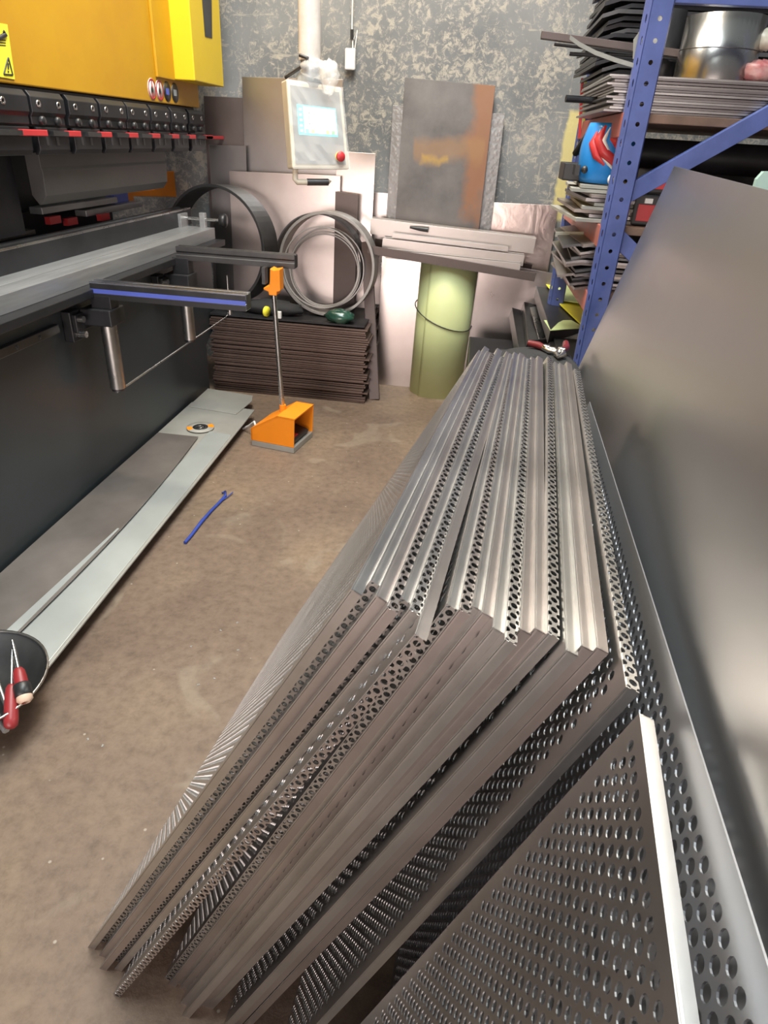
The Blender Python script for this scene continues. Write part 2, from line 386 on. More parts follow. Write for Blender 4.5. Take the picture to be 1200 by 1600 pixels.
# local frame: x along the tray, y to the left (viewer), z up the face. Flanges point to -y.
A_top = Matrix(((1,0,0,0),(0,-1,0,0),(0,0,1,TH),(0,0,0,1)))
A_near = Matrix(((0,0,-1,0),(0,-1,0,0),(1,0,0,0),(0,0,0,1)))       # x->z, z->-x
A_far = Matrix(((0,0,1,TL),(0,-1,0,0),(1,0,0,0),(0,0,0,1)))
A_bot = Matrix(((1,0,0,0),(0,-1,0,0),(0,0,-1,0),(0,0,0,1)))
def flange_mesh(kind, L, A, nm): 
    mb = strip_plain(L, FW) if kind == 'plain' else punched(L, FW)
    return xf(mb, A).mesh(nm, M['tray'])
FM = {}
for kind in ('plain','punched'):
    FM[kind] = dict(top_flange=flange_mesh(kind,TL,A_top,'top_flange'), near=flange_mesh(kind,TH,A_near,'side_flange'), far=flange_mesh(kind,TH,A_far,'side_flange'))
FM['bottom'] = flange_mesh('plain',TL,A_bot,'bottom_flange')
def linkobj(name, me, par):
    o = bpy.data.objects.new(name, me); COL.objects.link(o); o.parent = par; return o
TONES = [metal('pickled_steel_tone', c, r_, 1., .10, 5.) for c,r_ in (((.62,.61,.60),.30),((.51,.465,.45),.36),((.56,.55,.54),.33),((.44,.395,.38),.38))]
TONE_PICK = [0,2,1,3,2,0,1,2,3,0,1,2,0,3,1,0,2,1,3,0,2]
TRAY_N = [0]
def tray(T, heading, lean, label, top='plain', near='plain', size=(1,1), group=None):
    """T: world position of the near top corner; heading and lean in degrees"""
    h, l = math.radians(heading), math.radians(lean)
    ex = V((math.sin(h), math.cos(h), 0)); w = V((math.cos(h), -math.sin(h), 0))
    ez = w*math.sin(l)+V((0,0,1))*math.cos(l); ey = ez.cross(ex)
    o = thing('perforated_tray', label, 'metal tray', (0,0,0), group)
    base = T - ez*TH*size[1]
    m = Matrix.Identity(4)
    for i in range(3): m[i][0] = ex[i]*size[0]; m[i][1] = ey[i]; m[i][2] = ez[i]*size[1]; m[i][3] = base[i]
    o.matrix_world = m
    linkobj('perforated_face', face_me, o)
    linkobj('top_flange', FM[top]['top_flange'], o)
    linkobj('side_flange', FM[near]['near'], o)
    linkobj('side_flange', FM['plain']['far'], o)
    linkobj('bottom_flange', FM['bottom'], o)
    tone = TONES[TONE_PICK[TRAY_N[0] % len(TONE_PICK)]]; TRAY_N[0] += 1
    for c in o.children:
        if 'flange' in c.name: c.material_slots[0].link = 'OBJECT'; c.material_slots[0].material = tone
    return o
# near top corner px, far top corner px, top flange kind, near flange kind
ROW = [((550,921),(749,547),'plain','plain'),
       ((581,907),(758,541),'plain','punched'),
       ((589,931),(762,548),'plain','plain'),
       ((605,950),(767,551),'punched','plain'),
       ((628,934),(778,544),'plain','punched'),
       ((640,953),(784,557),'punched','plain'),
       ((650,991),(792,549),'plain','punched'),
       ((700,944),(797,552),'plain','punched'),
       ((718,953),(800,560),'punched','plain'),
       ((739,947),(804,550),'plain','plain'),
       ((754,957),(813,551),'plain','plain'),
       ((771,981),(820,557),'plain','plain'),
       ((790,1000),(825,560),'punched','plain'),
       ((814,983),(831,557),'plain','plain'),
       ((837,982),(841,556),'plain','plain'),
       ((857,990),(856,557),'punched','plain'),
       ((886,1016),(867,565),'plain','plain'),
       ((910,1009),(875,567),'plain','plain'),
       ((934,1012),(886,565),'plain','plain'),
       ((980,1074),(898,576),'punched','plain')]
BOT = [-.526,-.512,-.500,-.489,-.476,-.464,-.448,-.374,-.363,-.353,-.343,-.333,-.323,-.312,-.301,-.290,-.253,-.238,-.222,-.157]
ORD = ['first','second','third','fourth','fifth','sixth','seventh','eighth','ninth','tenth','eleventh','twelfth','thirteenth','fourteenth','fifteenth','sixteenth','seventeenth','eighteenth','nineteenth','twentieth']
for i,(a,bb,tk,nk) in enumerate(ROW):
    z = .886
    T = atz(a[0],a[1],z); bx_ = BOT[i]
    lean = math.degrees(math.atan2(T.x-bx_, z)); Fp = atz(bb[0],bb[1],z)
    hd = math.degrees(math.atan2(Fp.x-T.x, Fp.y-T.y)); ln = (Fp-T).length
    look = {('plain','plain'):'plain edges', ('plain','punched'):'a punched near edge', ('punched','plain'):'a punched top edge'}[(tk,nk)]
    pos = 'leftmost' if i == 0 else 'rightmost' if i == len(ROW)-1 else ORD[i]+' from the left'
    tray(T, hd, lean, 'perforated steel tray with %s, %s in the leaning row' % (look, pos), tk, nk, (ln/TL, z/math.cos(math.radians(lean))/TH), 'perforated trays leaning in a row')
# the tray that stands nearer the camera
T19f = atz(1001,1115,.886); n19 = atz(1064,1600,.886); d19 = (n19-T19f); hd19 = math.degrees(math.atan2(-d19.x,-d19.y))
u19 = V((math.sin(math.radians(hd19)), math.cos(math.radians(hd19)), 0))
tray(T19f-u19*.86, hd19, 17.5, 'large perforated tray nearest the camera, its bright top edge at the lower right', 'plain','plain',(1,.886/math.cos(math.radians(17.5))/TH), 'perforated trays leaning in a row')

# flat perforated sheet behind the trays
pn = atz(1200,1500,.915); pf = atz(922,628,.835); ex = (pf-pn).normalized(); ln_ = math.radians(13.5)
hp = math.atan2(ex.x,ex.y); LP, HP = 1.6, .835/math.cos(ln_)
pm = lattice(LP, HP, p=.0148, r=.0052, m=.016, t=.0015).mesh('perforated_sheet', M['perf'], recalc=False)
o = bpy.data.objects.new('perforated_sheet', pm); COL.objects.link(o)
w = V((math.cos(hp), -math.sin(hp), 0)); ez = w*math.sin(ln_)+V((0,0,1))*math.cos(ln_); ez = (ez-ex*ez.dot(ex)).normalized(); ey = ez.cross(ex)
base = pf-ex*LP-ez*HP; mm = Matrix.Identity(4)
for i in range(3): mm[i][0] = ex[i]; mm[i][1] = ey[i]; mm[i][2] = ez[i]; mm[i][3] = base[i]
o.matrix_world = mm; tag(o, 'flat perforated steel sheet with a plain border, between the trays and the large plain sheet', 'metal sheet')
# small bright swarf curls on the near tray's far edge
# large plain sheet leaning behind everything at the right
Tf = aty(1055,260,2.15); Tn = aty(1200,297,1.02); e = (Tf-Tn).normalized(); hb = math.atan2(e.x,e.y)
w = V((math.cos(hb), -math.sin(hb), 0)); bl = math.radians(13.55); dn = -(w*math.sin(bl)+V((0,0,1))*math.cos(bl))
A = Tf; B = Tf - e*2.5
def down(p): return p + dn*((p.z-.002)/math.cos(bl))
mb = MB().quad(A, down(A), down(B), B, -.003)
solo('steel_sheet', mb, M['bigsheet'], 'large smooth grey steel sheet leaning at the right behind the perforated trays', 'metal sheet', bev=.0006)

# ================================================================= press brake
pbr = thing('press_brake', 'black and yellow press brake machine along the left side', 'press brake', (-1.6,2.0,0))
Y0, YE = -.6, 3.42
# ram (yellow beam)
XR = -1.37
zb_ = lambda: 1.327
ram = part('ram', MB().box(XR-.06, XR, Y0, 3.60, 1.329, 2.6), M['yellow'], pbr, 'yellow upper beam', bev=.004)
# side cover
c1 = aty(268,122,3.30); c2 = aty(305,127,3.30)
xa, xb = c1.x, c2.x; zc = 1.424; yE2 = atx(350,135,xb).y
cov = part('side_cover', MB().box(xa-.02, xb, 3.30, yE2, zc, 2.5), M['yellowcover'], pbr, 'bright yellow box cover at the end of the upper beam', bev=.004)
s1 = atx(331,60,xb); s0 = atx(316,0,xb); s3 = atx(320,57,xb); s2 = atx(331,0,xb)
mb = MB(); ym = .001
mb.prism([(xb+.0005, s3.y, s3.z), (xb+.0005, s1.y, s1.z), (xb+.0005, s2.y+.01, s2.z+.1), (xb+.0005, s0.y-.01, s0.z+.12)], (.0015,0,0))
part('vent_slot', mb, M['darksteel'], cov, 'dark wedge shaped slot')
# raised step on the ram near the cover
st0 = atx(258,150,XR); part('ram_plate', MB().box(XR, XR+.012, 3.12, 3.30, 1.42, 2.5), M['yellow'], ram, bev=.003)
# warning label
def on_ram(x, y, d=.002): p = atx(x,y,XR); return V((XR+d, p.y, p.z))
q = [on_ram(-14,118), on_ram(22,124), on_ram(10,38), on_ram(-14,34)]
lab = part('warning_label', MB().prism(q, (.001,0,0)), M['label_yellow'], ram, 'yellow warning label with black pictograms')
mb = MB()
for a,b2 in (((4,116),(11,90)),((11,90),(18,117)),((18,117),(4,116))):
    pa, pb = on_ram(*a,.0035), on_ram(*b2,.0035); mb.tube([pa,pb], .0022, 6)
mb.tube([on_ram(11,99,.0035), on_ram(11,108,.0035)], .0022, 6); mb.tube([on_ram(11,111,.0035), on_ram(11,113,.0035)], .0022, 6)
part('warning_triangle', mb, M['black'], lab)
mb = MB()
mb.tube([on_ram(-4,60,.0035), on_ram(6,54,.0035)], .006, 8); mb.tube([on_ram(3,48,.0035), on_ram(8,56,.0035)], .004, 8)
for yy in (62,66,70): mb.tube([on_ram(-6,yy,.0032), on_ram(7,yy+1,.0032)], .0012, 6)
part('wrench_pictogram', mb, M['black'], lab)
for k,(cx,cy) in enumerate(((237,139),(249,141),(261,143),(273,145))):
    c = on_ram(cx,cy,0)
    r_ = .038
    d = part('round_sticker', MB().lathe(c+V((.0005,0,0)), (1,0,0), [(r_,0),(r_,.0015),(0,.0015)], 28), M['white'] if k < 2 else M['darksteel'], ram, 'white round prohibition sticker' if k < 2 else 'dark round instruction sticker')
    ring = MB().lathe(c+V((.0022,0,0)), (1,0,0), [(r_*.98,0),(r_*.98,.0008),(r_*.82,.0008),(r_*.82,0)], 28, True)
    if k < 2:
        ring.box(c.x+.0022, c.x+.003, c.y-.004, c.y+.004, c.z-r_*.85, c.z+r_*.85)
        part('prohibition_ring', ring, M['red'], d)
        part('hand_pictogram', MB().ball(c+V((.0022,0,-.004)), .001, .012, .016, 10, 6), M['black'], d)
    else:
        part('instruction_mark', MB().box(c.x+.0022,c.x+.003,c.y-.015,c.y+.015,c.z-.012,c.z+.012), M['bluestripe'] if k == 2 else M['panelgrey'], d)
# clamp bar behind clamps
part('clamp_bar', MB().box(-1.45, -1.385, Y0, 3.56, 1.15, 1.328), M['blacksteel'], pbr, bev=.003)
# punch holder units: px of left edges along the row, converted to Y on x=-1.36
XC = -1.36
cl_px = [(-62,38,127),(45,97,140),(105,150,148),(155,195,155),(198,232,160),(236,264,165),(268,292,170),(296,318,173)]
for k,(xl,xr,yt) in enumerate(cl_px):
    ya = atx(xl,yt,XC).y if xl > -40 else 1.55; yb = atx(xr,yt,XC).y; ww = yb-ya
    prof = [(-1.385,1.318),(-1.372,1.318),(XC,1.302),(XC,1.262),(XC-.008,1.250),(XC-.008,1.228),(-1.385,1.228)]
    cl = part('clamp', MB().prism([(x,ya,z) for x,z in prof], (0,ww,0)), M['blacksteel'], pbr, bev=.002)
    for q_ in (.2,.8):
        yy = ya+ww*q_
        part('screw', MB().lathe((XC-.002,yy,1.285),(1,0,0),[(.010,0),(.010,.004),(.006,.004),(.005,.002),(0,.002)],14), M['steel'], cl, 'bright screw head')
    for q_ in (.25,.72):
        yy = ya+ww*q_
        part('knob', MB().lathe((XC-.008,yy,1.240),(1,0,0),[(.013,0),(.013,.010),(.009,.014),(0,.014)],14), M['black'], cl)
    lp = [(-1.385,1.222),(XC-.004,1.222),(XC-.004,1.160),(XC-.012,1.145),(-1.385,1.145)]
    lo = part('lower_jaw', MB().prism([(x,ya+.012*(k>0),z) for x,z in lp], (0,ww-.012,0)), M['blacksteel'], pbr, bev=.002)
    for q_ in (.3,.62):
        yy = ya+ww*q_; part('slot_screw', MB().box(XC-.0045,XC-.002,yy-.006,yy+.006,1.172,1.196), M['darksteel'], lo)
    ra = yb - ww*.12; rb = yb + .055+.02*(k==7)
    lv = part('clamp_lever', MB().box(XC-.004, XC+.012, ya+ww*.4, ra, 1.199, 1.213), M['darksteel'], pbr, 'grey lever with a red tip')
    part('lever_tip', MB().box(XC-.004, XC+.013, ra, rb, 1.198, 1.215), M['red'], lv, 'red tip', bev=.002)
part('lever_tip', MB().box(XC-.004, XC+.013, 3.60, 3.86, 1.198, 1.213), M['red'], pbr, 'red lever tip past the end', bev=.002)
# punch tool
XP = -1.42
pa = atx(64,262,XP); pb = atx(258,248,XP)
part('punch', MB().prism([(x,pa.y,z) for x,z in [(XP,1.15),(XP,1.105),(XP+.004,1.095),(XP-.0,1.02),(XP-.022,.992),(XP-.03,.992),(XP-.05,1.02),(XP-.05,1.15)]], (0,pb.y-pa.y,0)), M['punchgrey'], pbr, 'grey steel upper tool', bev=.001)
part('punch_back', MB().box(-1.56,-1.50,Y0,pa.y-.03,.90,1.33), M['blacksteel'], pbr)
# bed: die, table and ledge
part('die', MB().prism([(x,Y0,z) for x,z in [(-1.50,.815),(-1.42,.815),(-1.42,.885),(-1.426,.89),(-1.448,.89),(-1.462,.872),(-1.476,.89),(-1.494,.89),(-1.50,.885)]], (0,3.50-Y0,0)), M['blacksteel'], pbr, 'dark lower die', bev=.0008)
part('die_edge', MB().box(-1.432,-1.4195,Y0,3.5,.884,.8915), M['steel'], pbr, 'bright worn die edge', bev=.001)
part('die_end_block', MB().box(-1.45,-1.405,3.33,3.42,.80,.875), M['rail'], pbr, bev=.002)
part('table_plate', MB().box(-1.46,-1.345,Y0,YE,.77,.815), M['rail'], pbr, 'bright ground steel table strip', bev=.0015)
part('table_plate', MB().box(-1.341,-1.27,Y0,YE,.762,.8145), M['rail'], pbr, 'bright ground steel table edge', bev=.0015)
part('front_ledge', MB().box(-1.40,-1.22,Y0,YE,.735,.762), M['blacksteel'], pbr, bev=.002)
part('lower_bed', MB().box(-1.62,-1.38,Y0,YE,.0,.77), M['machine'], pbr)
yN = 3.26
fp = MB().prism([(-1.30,Y0,0.0),(-1.30,yN,0.0),(-1.30,yN,.26),(-1.30,YE,.34),(-1.30,YE,.735),(-1.30,Y0,.735)], (-.08,0,0))
part('front_plate', fp, M['machine'], pbr, 'dark enamelled front plate', bev=.002)
part('mounting_rail', MB().box(-1.30,-1.28,Y0,1.98,.646,.673), M['darksteel'], pbr, bev=.002)
mr = None
for k in range(9):
    yy = .95+k*.115
    part('bolt', MB().lathe((-1.281,yy,.6595),(1,0,0),[(.006,0),(.006,.003),(0,.003)],12), M['blacksteel'], pbr)
# end clamp knob
kp = aty(352,345,3.40)
part('clamp_screw', MB().tube([(-1.42,3.40,kp.z),(kp.x-.02,3.40,kp.z)], .008, 12), M['steel'], pbr, 'bright clamp screw')
part('clamp_lug', MB().box(-1.335,-1.305,3.385,3.415,.70,kp.z+.03), M['rail'], pbr, bev=.004)
part('clamp_knob', MB().lathe((kp.x-.03,3.40,kp.z),(1,0,0),[(.018,0),(.030,.006),(.032,.03),(.024,.036),(0,.036)],20), M['black'], pbr, 'black knurled knob')
# backgauge pieces seen in the opening
for (px0,px1,py,zz,xx) in ((66,135,330,.93,-1.56),(120,185,322,.94,-1.60),(135,225,334,.925,-1.58)):
    a_ = atx(px0,py,xx); b_ = atx(px1,py,xx)
    part('backgauge_finger', MB().box(xx-.05,xx,a_.y,b_.y,a_.z-.012,a_.z+.012), M['rail'], pbr, 'grey backgauge finger', bev=.002)
for px0,px1,py in ((78,96,345),(106,122,347),(158,172,340)):
    a_ = atx(px0,py,-1.55); b_ = atx(px1,py,-1.55); part('backgauge_pad', MB().box(-1.57,-1.55,a_.y,b_.y,a_.z-.014,a_.z+.012), M['red'], pbr, 'red pad')
a_ = atx(180,320,-1.62); b_ = atx(200,305,-1.62)
part('backgauge_block', MB().box(-1.66,-1.62,a_.y,b_.y,a_.z-.02,a_.z+.07), M['bluestripe'], pbr, 'blue block')
X_o = -1.66
o0 = atx(200,308,X_o); o1 = atx(289,266,X_o); o2 = atx(289,305,X_o)
mb = MB().prism([(X_o,o0.y,o0.z-.03),(X_o,o0.y+.06,o0.z-.03),(X_o,o0.y+.06,o0.z),(X_o,o2.y,o2.z-.01),(X_o,o1.y,o1.z),(X_o,o1.y-.4,o1.z),(X_o,o1.y-.42,o2.z+.05),(X_o,o0.y,o0.z+.02)], (-.02,0,0))
part('backgauge_bracket', mb, M['orange'], pbr, 'orange bracket behind the tools', bev=.002)
part('backgauge_beam', MB().box(-1.735,-1.69,Y0,3.1,.80,.93), M['blacksteel'], pbr)
part('rear_frame', MB().box(-1.80,-1.74,Y0,3.3,0,2.4), M['machine'], pbr)
part('side_frame', MB().box(-1.8,-1.62,3.30,3.36,0,.80), M['machine'], pbr)
part('feed_strip', MB().box(-1.62,-1.54,1.95,2.35,.885,.90), M['sheet_grey'], pbr)
# support arms
def support_arm(Y, xl, xr, zt, stripe, label):
    rail = part('support_arm', MB().prism([(xl,Y+dy,zt+dz) for dy,dz in [(-.025,-.054),(-.025,-.033),(-.020,-.029),(-.020,-.023),(-.025,-.018),(-.025,0),(-.007,0),(-.006,-.004),(.006,-.004),(.007,0),(.025,0),(.025,-.054)]], (xr-xl,0,0)), M['darksteel'] if not stripe else M['alu'], pbr, label, bev=.0008)
    if stripe:
        part('arm_stripe', MB().box(xl+.002,xr-.001,Y-.0265,Y-.0245,zt-.036,zt-.022), M['bluestripe'], rail, 'blue stripe')
        part('arm_lower_face', MB().box(xl+.002,xr-.001,Y-.0262,Y-.0245,zt-.0545,zt-.037), M['black'], rail)
        part('arm_upper_face', MB().box(xl+.002,xr-.001,Y-.0262,Y-.0245,zt-.021,zt-.005), M['blacksteel'], rail)
    part('arm_end_cap', MB().box(xr-.001,xr+.002,Y-.022,Y+.022,zt-.051,zt-.004), M['blacksteel'], rail)
    part('arm_foot', MB().box(xr-.09,xr-.04,Y-.015,Y+.015,zt-.056,zt-.045), M['darksteel'], rail)
    part('foot_screw', MB().tube([(xr-.065,Y,zt-.056),(xr-.065,Y,zt-.075)], .006, 10), M['steel'], rail)
    bk = part('arm_bracket', MB().box(-1.30,-1.268,Y-.11,Y-.05,.60,.70), M['blacksteel'], rail, bev=.003)
    part('bracket_block', MB().box(-1.268,-1.16,Y-.05,Y+.05,.645,.70), M['blacksteel'], rail, bev=.004)
    part('bracket_arm', MB().box(-1.285,-1.255,Y-.10,Y+.04,.63,.69), M['blacksteel'], rail, bev=.003)
    for dz in (.625,.675):
        part('bracket_bolt', MB().tube([(-1.27,Y-.085,dz),(-1.235,Y-.085,dz)], .011, 12), M['steel'], rail, 'bright bolt')
    part('slide_post', MB().tube([(-1.2,Y,.415),(-1.2,Y,.70)], .027, 24), M['steel'], rail, 'polished steel post')
    part('post_cap', MB().tube([(-1.2,Y,.405),(-1.2,Y,.415)], .022, 20), M['darksteel'], rail)
    part('pivot_block', MB().box(-1.235,-1.165,Y-.028,Y+.028,.70,zt-.045), M['blacksteel'], rail, bev=.002)
    part('post_neck', MB().tube([(-1.2,Y,.69),(-1.2,Y,zt-.04)], .018, 20), M['steel'], rail)
support_arm(2.14, -1.232, -.697, .786, True, 'aluminium sheet support arm with a blue stripe')
support_arm(2.82, -1.215, -.705, .81, False, 'dark steel sheet support arm')
rd = [(-1.205,2.13,.40),(-1.2,2.20,.402),(-1.2,3.30,.402),(-1.2,3.34,.41),(-1.2,3.36,.45),(-1.2,3.36,.60)]
part('guard_rod', MB().tube(rd, .0045, 8), M['steel'], pbr, 'thin bright rod linking the support posts')

# ================================================================= control panel on a hanging arm
ctl = thing('control_panel', 'cream control panel wrapped in film, hanging from a pendant arm before the wall', 'control panel', (-.65,2.85,1.14))
fTL = aty(447,123,2.78); fTR = aty(534,137,2.885); fBL = aty(457,264,2.77); fBR = aty(546,265,2.875)
nrm = (fTR-fTL).cross(fBL-fTL).normalized()   # out of the front
if nrm.y > 0: nrm = -nrm
def fq(u, v, d=0): 
    a = fTL.lerp(fTR,u); b = fBL.lerp(fBR,u); return a.lerp(b,v) + nrm*d
bk_ = -nrm*.075
part('housing', MB().hexa([fBL+bk_,fBR+bk_,fBR,fBL,fTL+bk_,fTR+bk_,fTR,fTL]), M['cream'], ctl, bev=.006)
part('front_plate', MB().prism([fq(.06,.06,.0005),fq(.94,.06,.0005),fq(.94,.94,.0005),fq(.06,.94,.0005)], nrm*.002), M['panelgrey'], ctl, 'grey front plate')
scr = part('screen', MB().prism([fq(.15,.26,.003),fq(.84,.26,.003),fq(.84,.60,.003),fq(.15,.60,.003)], nrm*.0015), M['screen_cyan'], ctl, 'lit touch screen with cyan bars')
part('screen_page', MB().prism([fq(.255,.275,.0048),fq(.825,.275,.0048),fq(.825,.575,.0048),fq(.255,.575,.0048)], nrm*.0006), M['screen_white'], scr, 'white page')
for u_,c_ in ((.30,'screen_blue'),(.40,'screen_lime'),(.66,'screen_lime'),(.76,'screen_green')):
    part('screen_button', MB().prism([fq(u_-.03,.53,.0056),fq(u_+.03,.53,.0056),fq(u_+.03,.575,.0056),fq(u_-.03,.575,.0056)], nrm*.0004), M[c_], scr)
for v_ in (.30,.36,.42,.48,.54):
    part('side_icon', MB().prism([fq(.18,v_,.0048),fq(.225,v_,.0048),fq(.225,v_+.025,.0048),fq(.18,v_+.025,.0048)], nrm*.0006), M['screen_white'], scr)
for v_ in (.34,.40,.46):
    part('screen_text', MB().prism([fq(.33,v_,.0056),fq(.37,v_,.0056),fq(.37,v_+.012,.0056),fq(.33,v_+.012,.0056)], nrm*.0004), M['panelgrey'], scr)
es = fq(.83,.84,.002)
part('stop_collar', MB().lathe(es, nrm, [(.016,0),(.016,.012),(0,.012)], 20), M['label_yellow'], ctl)
part('emergency_stop', MB().lathe(es, nrm, [(.010,.0),(.010,.014),(.017,.015),(.018,.022),(.015,.026),(0,.027)], 24), M['red'], ctl, 'red emergency stop button')
h0 = fq(.08,1.0,-.03); h1 = fq(.66,1.0,-.03); dz = V((0,0,-.045))
part('handle', MB().tube([h0, h0+dz*.8, h0+dz+(h1-h0)*.06, h1+dz, h1+dz*.9+V((.004,0,.004))], .011, 12), M['cream'], ctl, 'cream handle under the panel')
part('handle_grip', MB().tube([h0+dz+(h1-h0)*.35+nrm*.004, h1+dz+nrm*.004], .0125, 12), M['darksteel'], ctl, 'dark handle grip')
# arm
at_ = aty(484,95,2.87); a0 = aty(483,-60,2.87)
part('pendant_arm', MB().tube([V((at_.x,2.87,at_.z)), V((at_.x,2.87,2.3))], .041, 24), M['armwrap'], ctl, 'pendant arm wrapped in clear film')
fm = fq(.5,0,-.04)
part('swivel', MB().lathe(V((at_.x,2.87,fm.z-.01)), (0,0,1), [(.05,0),(.05,.03),(.034,.05),(.034,at_.z-fm.z+.02),(0,at_.z-fm.z+.02)], 24), M['panelgrey'], ctl)
c0 = aty(446,121,2.87); c1_ = aty(478,100,2.82); c2_ = aty(481,91,2.82); c3_ = aty(468,86,2.83)
part('cable', MB().tube([c0,c1_,c2_,c3_], .006, 8), M['black'], ctl, 'short black cable')
random.seed(3)
mb = MB()
bc = aty(514,122,2.80)
mb.ball(bc, .035,.03,.05, 14, 9, .28); mb.ball(aty(521,108,2.80), .014,.014,.022, 10, 7, .35); mb.ball(aty(490,108,2.83), .05,.04,.03,14,8,.25)
# film sheet over the front
K = 10; vs=[]; fs=[]
for j in range(K+1):
    for i in range(K+1): vs.append(fq(.0+i/K, j/K, .008+random.uniform(0,.007)))
for j in range(K):
    for i in range(K): fs.append((j*(K+1)+i, j*(K+1)+i+1, (j+1)*(K+1)+i+1, (j+1)*(K+1)+i))
mb.add(vs, fs, False)
part('plastic_wrap', mb, M['film'], ctl, 'crumpled clear plastic wrap')

# small white box on a wire against the wall
wb = thing('cable_box', 'small white plastic box hanging on a white wire on the back wall', 'junction box', aty(548,100,3.88))
p = aty(548,93,3.88); part('box', MB().box(p.x-.026,p.x+.026,3.855,3.885,p.z-.045,p.z+.045), M['white'], wb, bev=.006)
t0 = aty(550,62,3.88); part('wire', MB().tube([V((p.x+.01,3.875,p.z+.04)), V((t0.x+.004,3.875,t0.z)), aty(550,42,3.875), V((t0.x-.004,3.875,2.35))], .0035, 8), M['white'], wb)
part('splice_tape', MB().tube([aty(550,62,3.873), aty(550,46,3.873)], .008, 8), M['black'], wb, 'black tape')
part('loose_wire', MB().tube([V((p.x+.02,3.875,p.z+.04)), V((p.x+.03,3.875,p.z+.12)), V((p.x+.012,3.875,t0.z))], .002, 6), M['white'], wb)

# ================================================================= foot pedal on a pole
fp_ = thing('foot_pedal', 'orange foot pedal switch with a tall steel pole standing on the floor', 'foot pedal', (-.76,2.72,0))
# footprint: open front at right-front
f0 = atz(393,696,0); f1 = atz(459,709,0); f2 = atz(479,690,0)
ea = (f1-f0); ea.z = 0; La = ea.length; ea.normalize(); eb = V((-ea.y, ea.x, 0)); Wd = .21
# local axes: ea runs from rear (left) to open mouth (right); eb across
def fl(a,b_,z): return f0 + ea*a + eb*b_ + V((0,0,z))
part('base_plate', MB().hexa([fl(0,0,0),fl(La,0,0),fl(La,Wd,0),fl(0,Wd,0),fl(0,0,.028),fl(La,0,.028),fl(La,Wd,.028),fl(0,Wd,.028)]), M['plategrey'], fp_, 'grey base plate', bev=.003)
t_ = .006
side = [(0,.028),(La,.028),(La+.005,.165),(La*.62,.165),(0,.085)]
for b0 in (0, Wd-t_):
    part('side_panel', MB().prism([fl(a,b0,z) for a,z in side], eb*t_), M['orange'], fp_, bev=.0015)
top = [(0,.028),(0,.085),(La*.62,.165),(La+.005,.165)]
mb = MB()
for (a,z),(a2,z2) in zip(top[:-1],top[1:]):
    mb.quad(fl(a,0,z), fl(a2,0,z2), fl(a2,Wd,z2), fl(a,Wd,z), .006)
part('hood', mb, M['orange'], fp_)
part('pedal', MB().hexa([fl(La*.45,.03,.035),fl(La-.01,.03,.035),fl(La-.01,Wd-.03,.035),fl(La*.45,Wd-.03,.035),fl(La*.45,.03,.075),fl(La-.01,.03,.052),fl(La-.01,Wd-.03,.052),fl(La*.45,Wd-.03,.075)]), M['black'], fp_, 'black pedal plate', bev=.003)
part('warning_strip', MB().hexa([fl(La-.06,.04,.056),fl(La-.02,.04,.053),fl(La-.02,.09,.053),fl(La-.06,.09,.056),fl(La-.06,.04,.062),fl(La-.02,.04,.059),fl(La-.02,.09,.059),fl(La-.06,.09,.062)]), M['red'], fp_, 'red strip')
pz0 = fl(La*.52, Wd*.5, .13); pt_ = aty(427,450,pz0.y)
part('pole', MB().tube([pz0, V((pt_.x, pz0.y, pt_.z))], .0105, 16), M['steel'], fp_, 'polished steel pole')
part('pole_socket', MB().tube([pz0-V((0,0,.02)), pz0+V((0,0,.05))], .015, 12), M['orange'], fp_)
hc = aty(427,440,pz0.y)
hd = MB().prism([V((hc.x+a,pz0.y-.03,hc.z+b_)) for a,b_ in [(-.012,-.05),(.02,-.05),(.022,-.035),(.036,-.03),(.036,.055),(.012,.05),(-.004,.056),(-.008,-.01),(-.034,-.022),(-.034,-.03),(-.014,-.036)]], (0,.06,0))
part('pole_head', hd, M['orange'], fp_, 'orange bracket at the top of the pole', bev=.003)
part('pole_head_clip', MB().box(hc.x-.042,hc.x-.028,pz0.y-.02,pz0.y+.02,hc.z-.01,hc.z+.055), M['darksteel'], fp_)
cb = fl(-.002,.06,.05)
part('pedal_cable', MB().tube([cb, cb+V((-.02,.03,.03)), cb+V((-.06,.07,-.01)), V((cb.x-.1,cb.y+.1,.008))], .005, 8), M['white'], fp_, 'grey cable')

# ================================================================= strips lying on the floor along the machine
def plate4(px, z, t): return MB().prism([V((atz(x,y,z).x, atz(x,y,z).y, z-t)) for x,y in px], (0,0,t))
def flatplate(name, pts, z0, t, mat, label, bev=.001, group=None):
    return solo(name, MB().prism([V((x,y,z0)) for x,y in pts], (0,0,t)), mat, label, 'metal strip', group, bev=bev)
xL, xRn, xRf = -1.29, -.925, -.95
flatplate('steel_channel', [(-1.27,1.0),(-.98,.95),(-1.0,2.95),(-1.27,3.0)], 0, .046, M['blacksteel'], 'dark low steel base lying on the floor beneath the flat strips', .003)
flatplate('steel_plate', [(-1.285,.85),(-.925,.80),(-.955,2.95),(-1.285,2.97)], .046, .006, M['plategrey'], 'long grey steel plate lying lowest along the foot of the machine')
flatplate('steel_offcut', [(-1.275,2.90),(-1.02,2.86),(-1.0,3.05),(-1.02,3.13),(-1.275,3.17)], .0525, .004, M['plategrey'], 'short grey plate at the far end of the strips near the sheet stack')
flatplate('galvanised_strip', [(-1.07,.82),(-.932,.80),(-.962,2.62),(-1.07,2.64)], .0525, .002, M['galv'], 'pale bluish white galvanised strip along the outer edge of the floor plates')
mb = MB(); n = 24
for i in range(n):   # dark bowed strip
    pass
vs=[];fs=[]
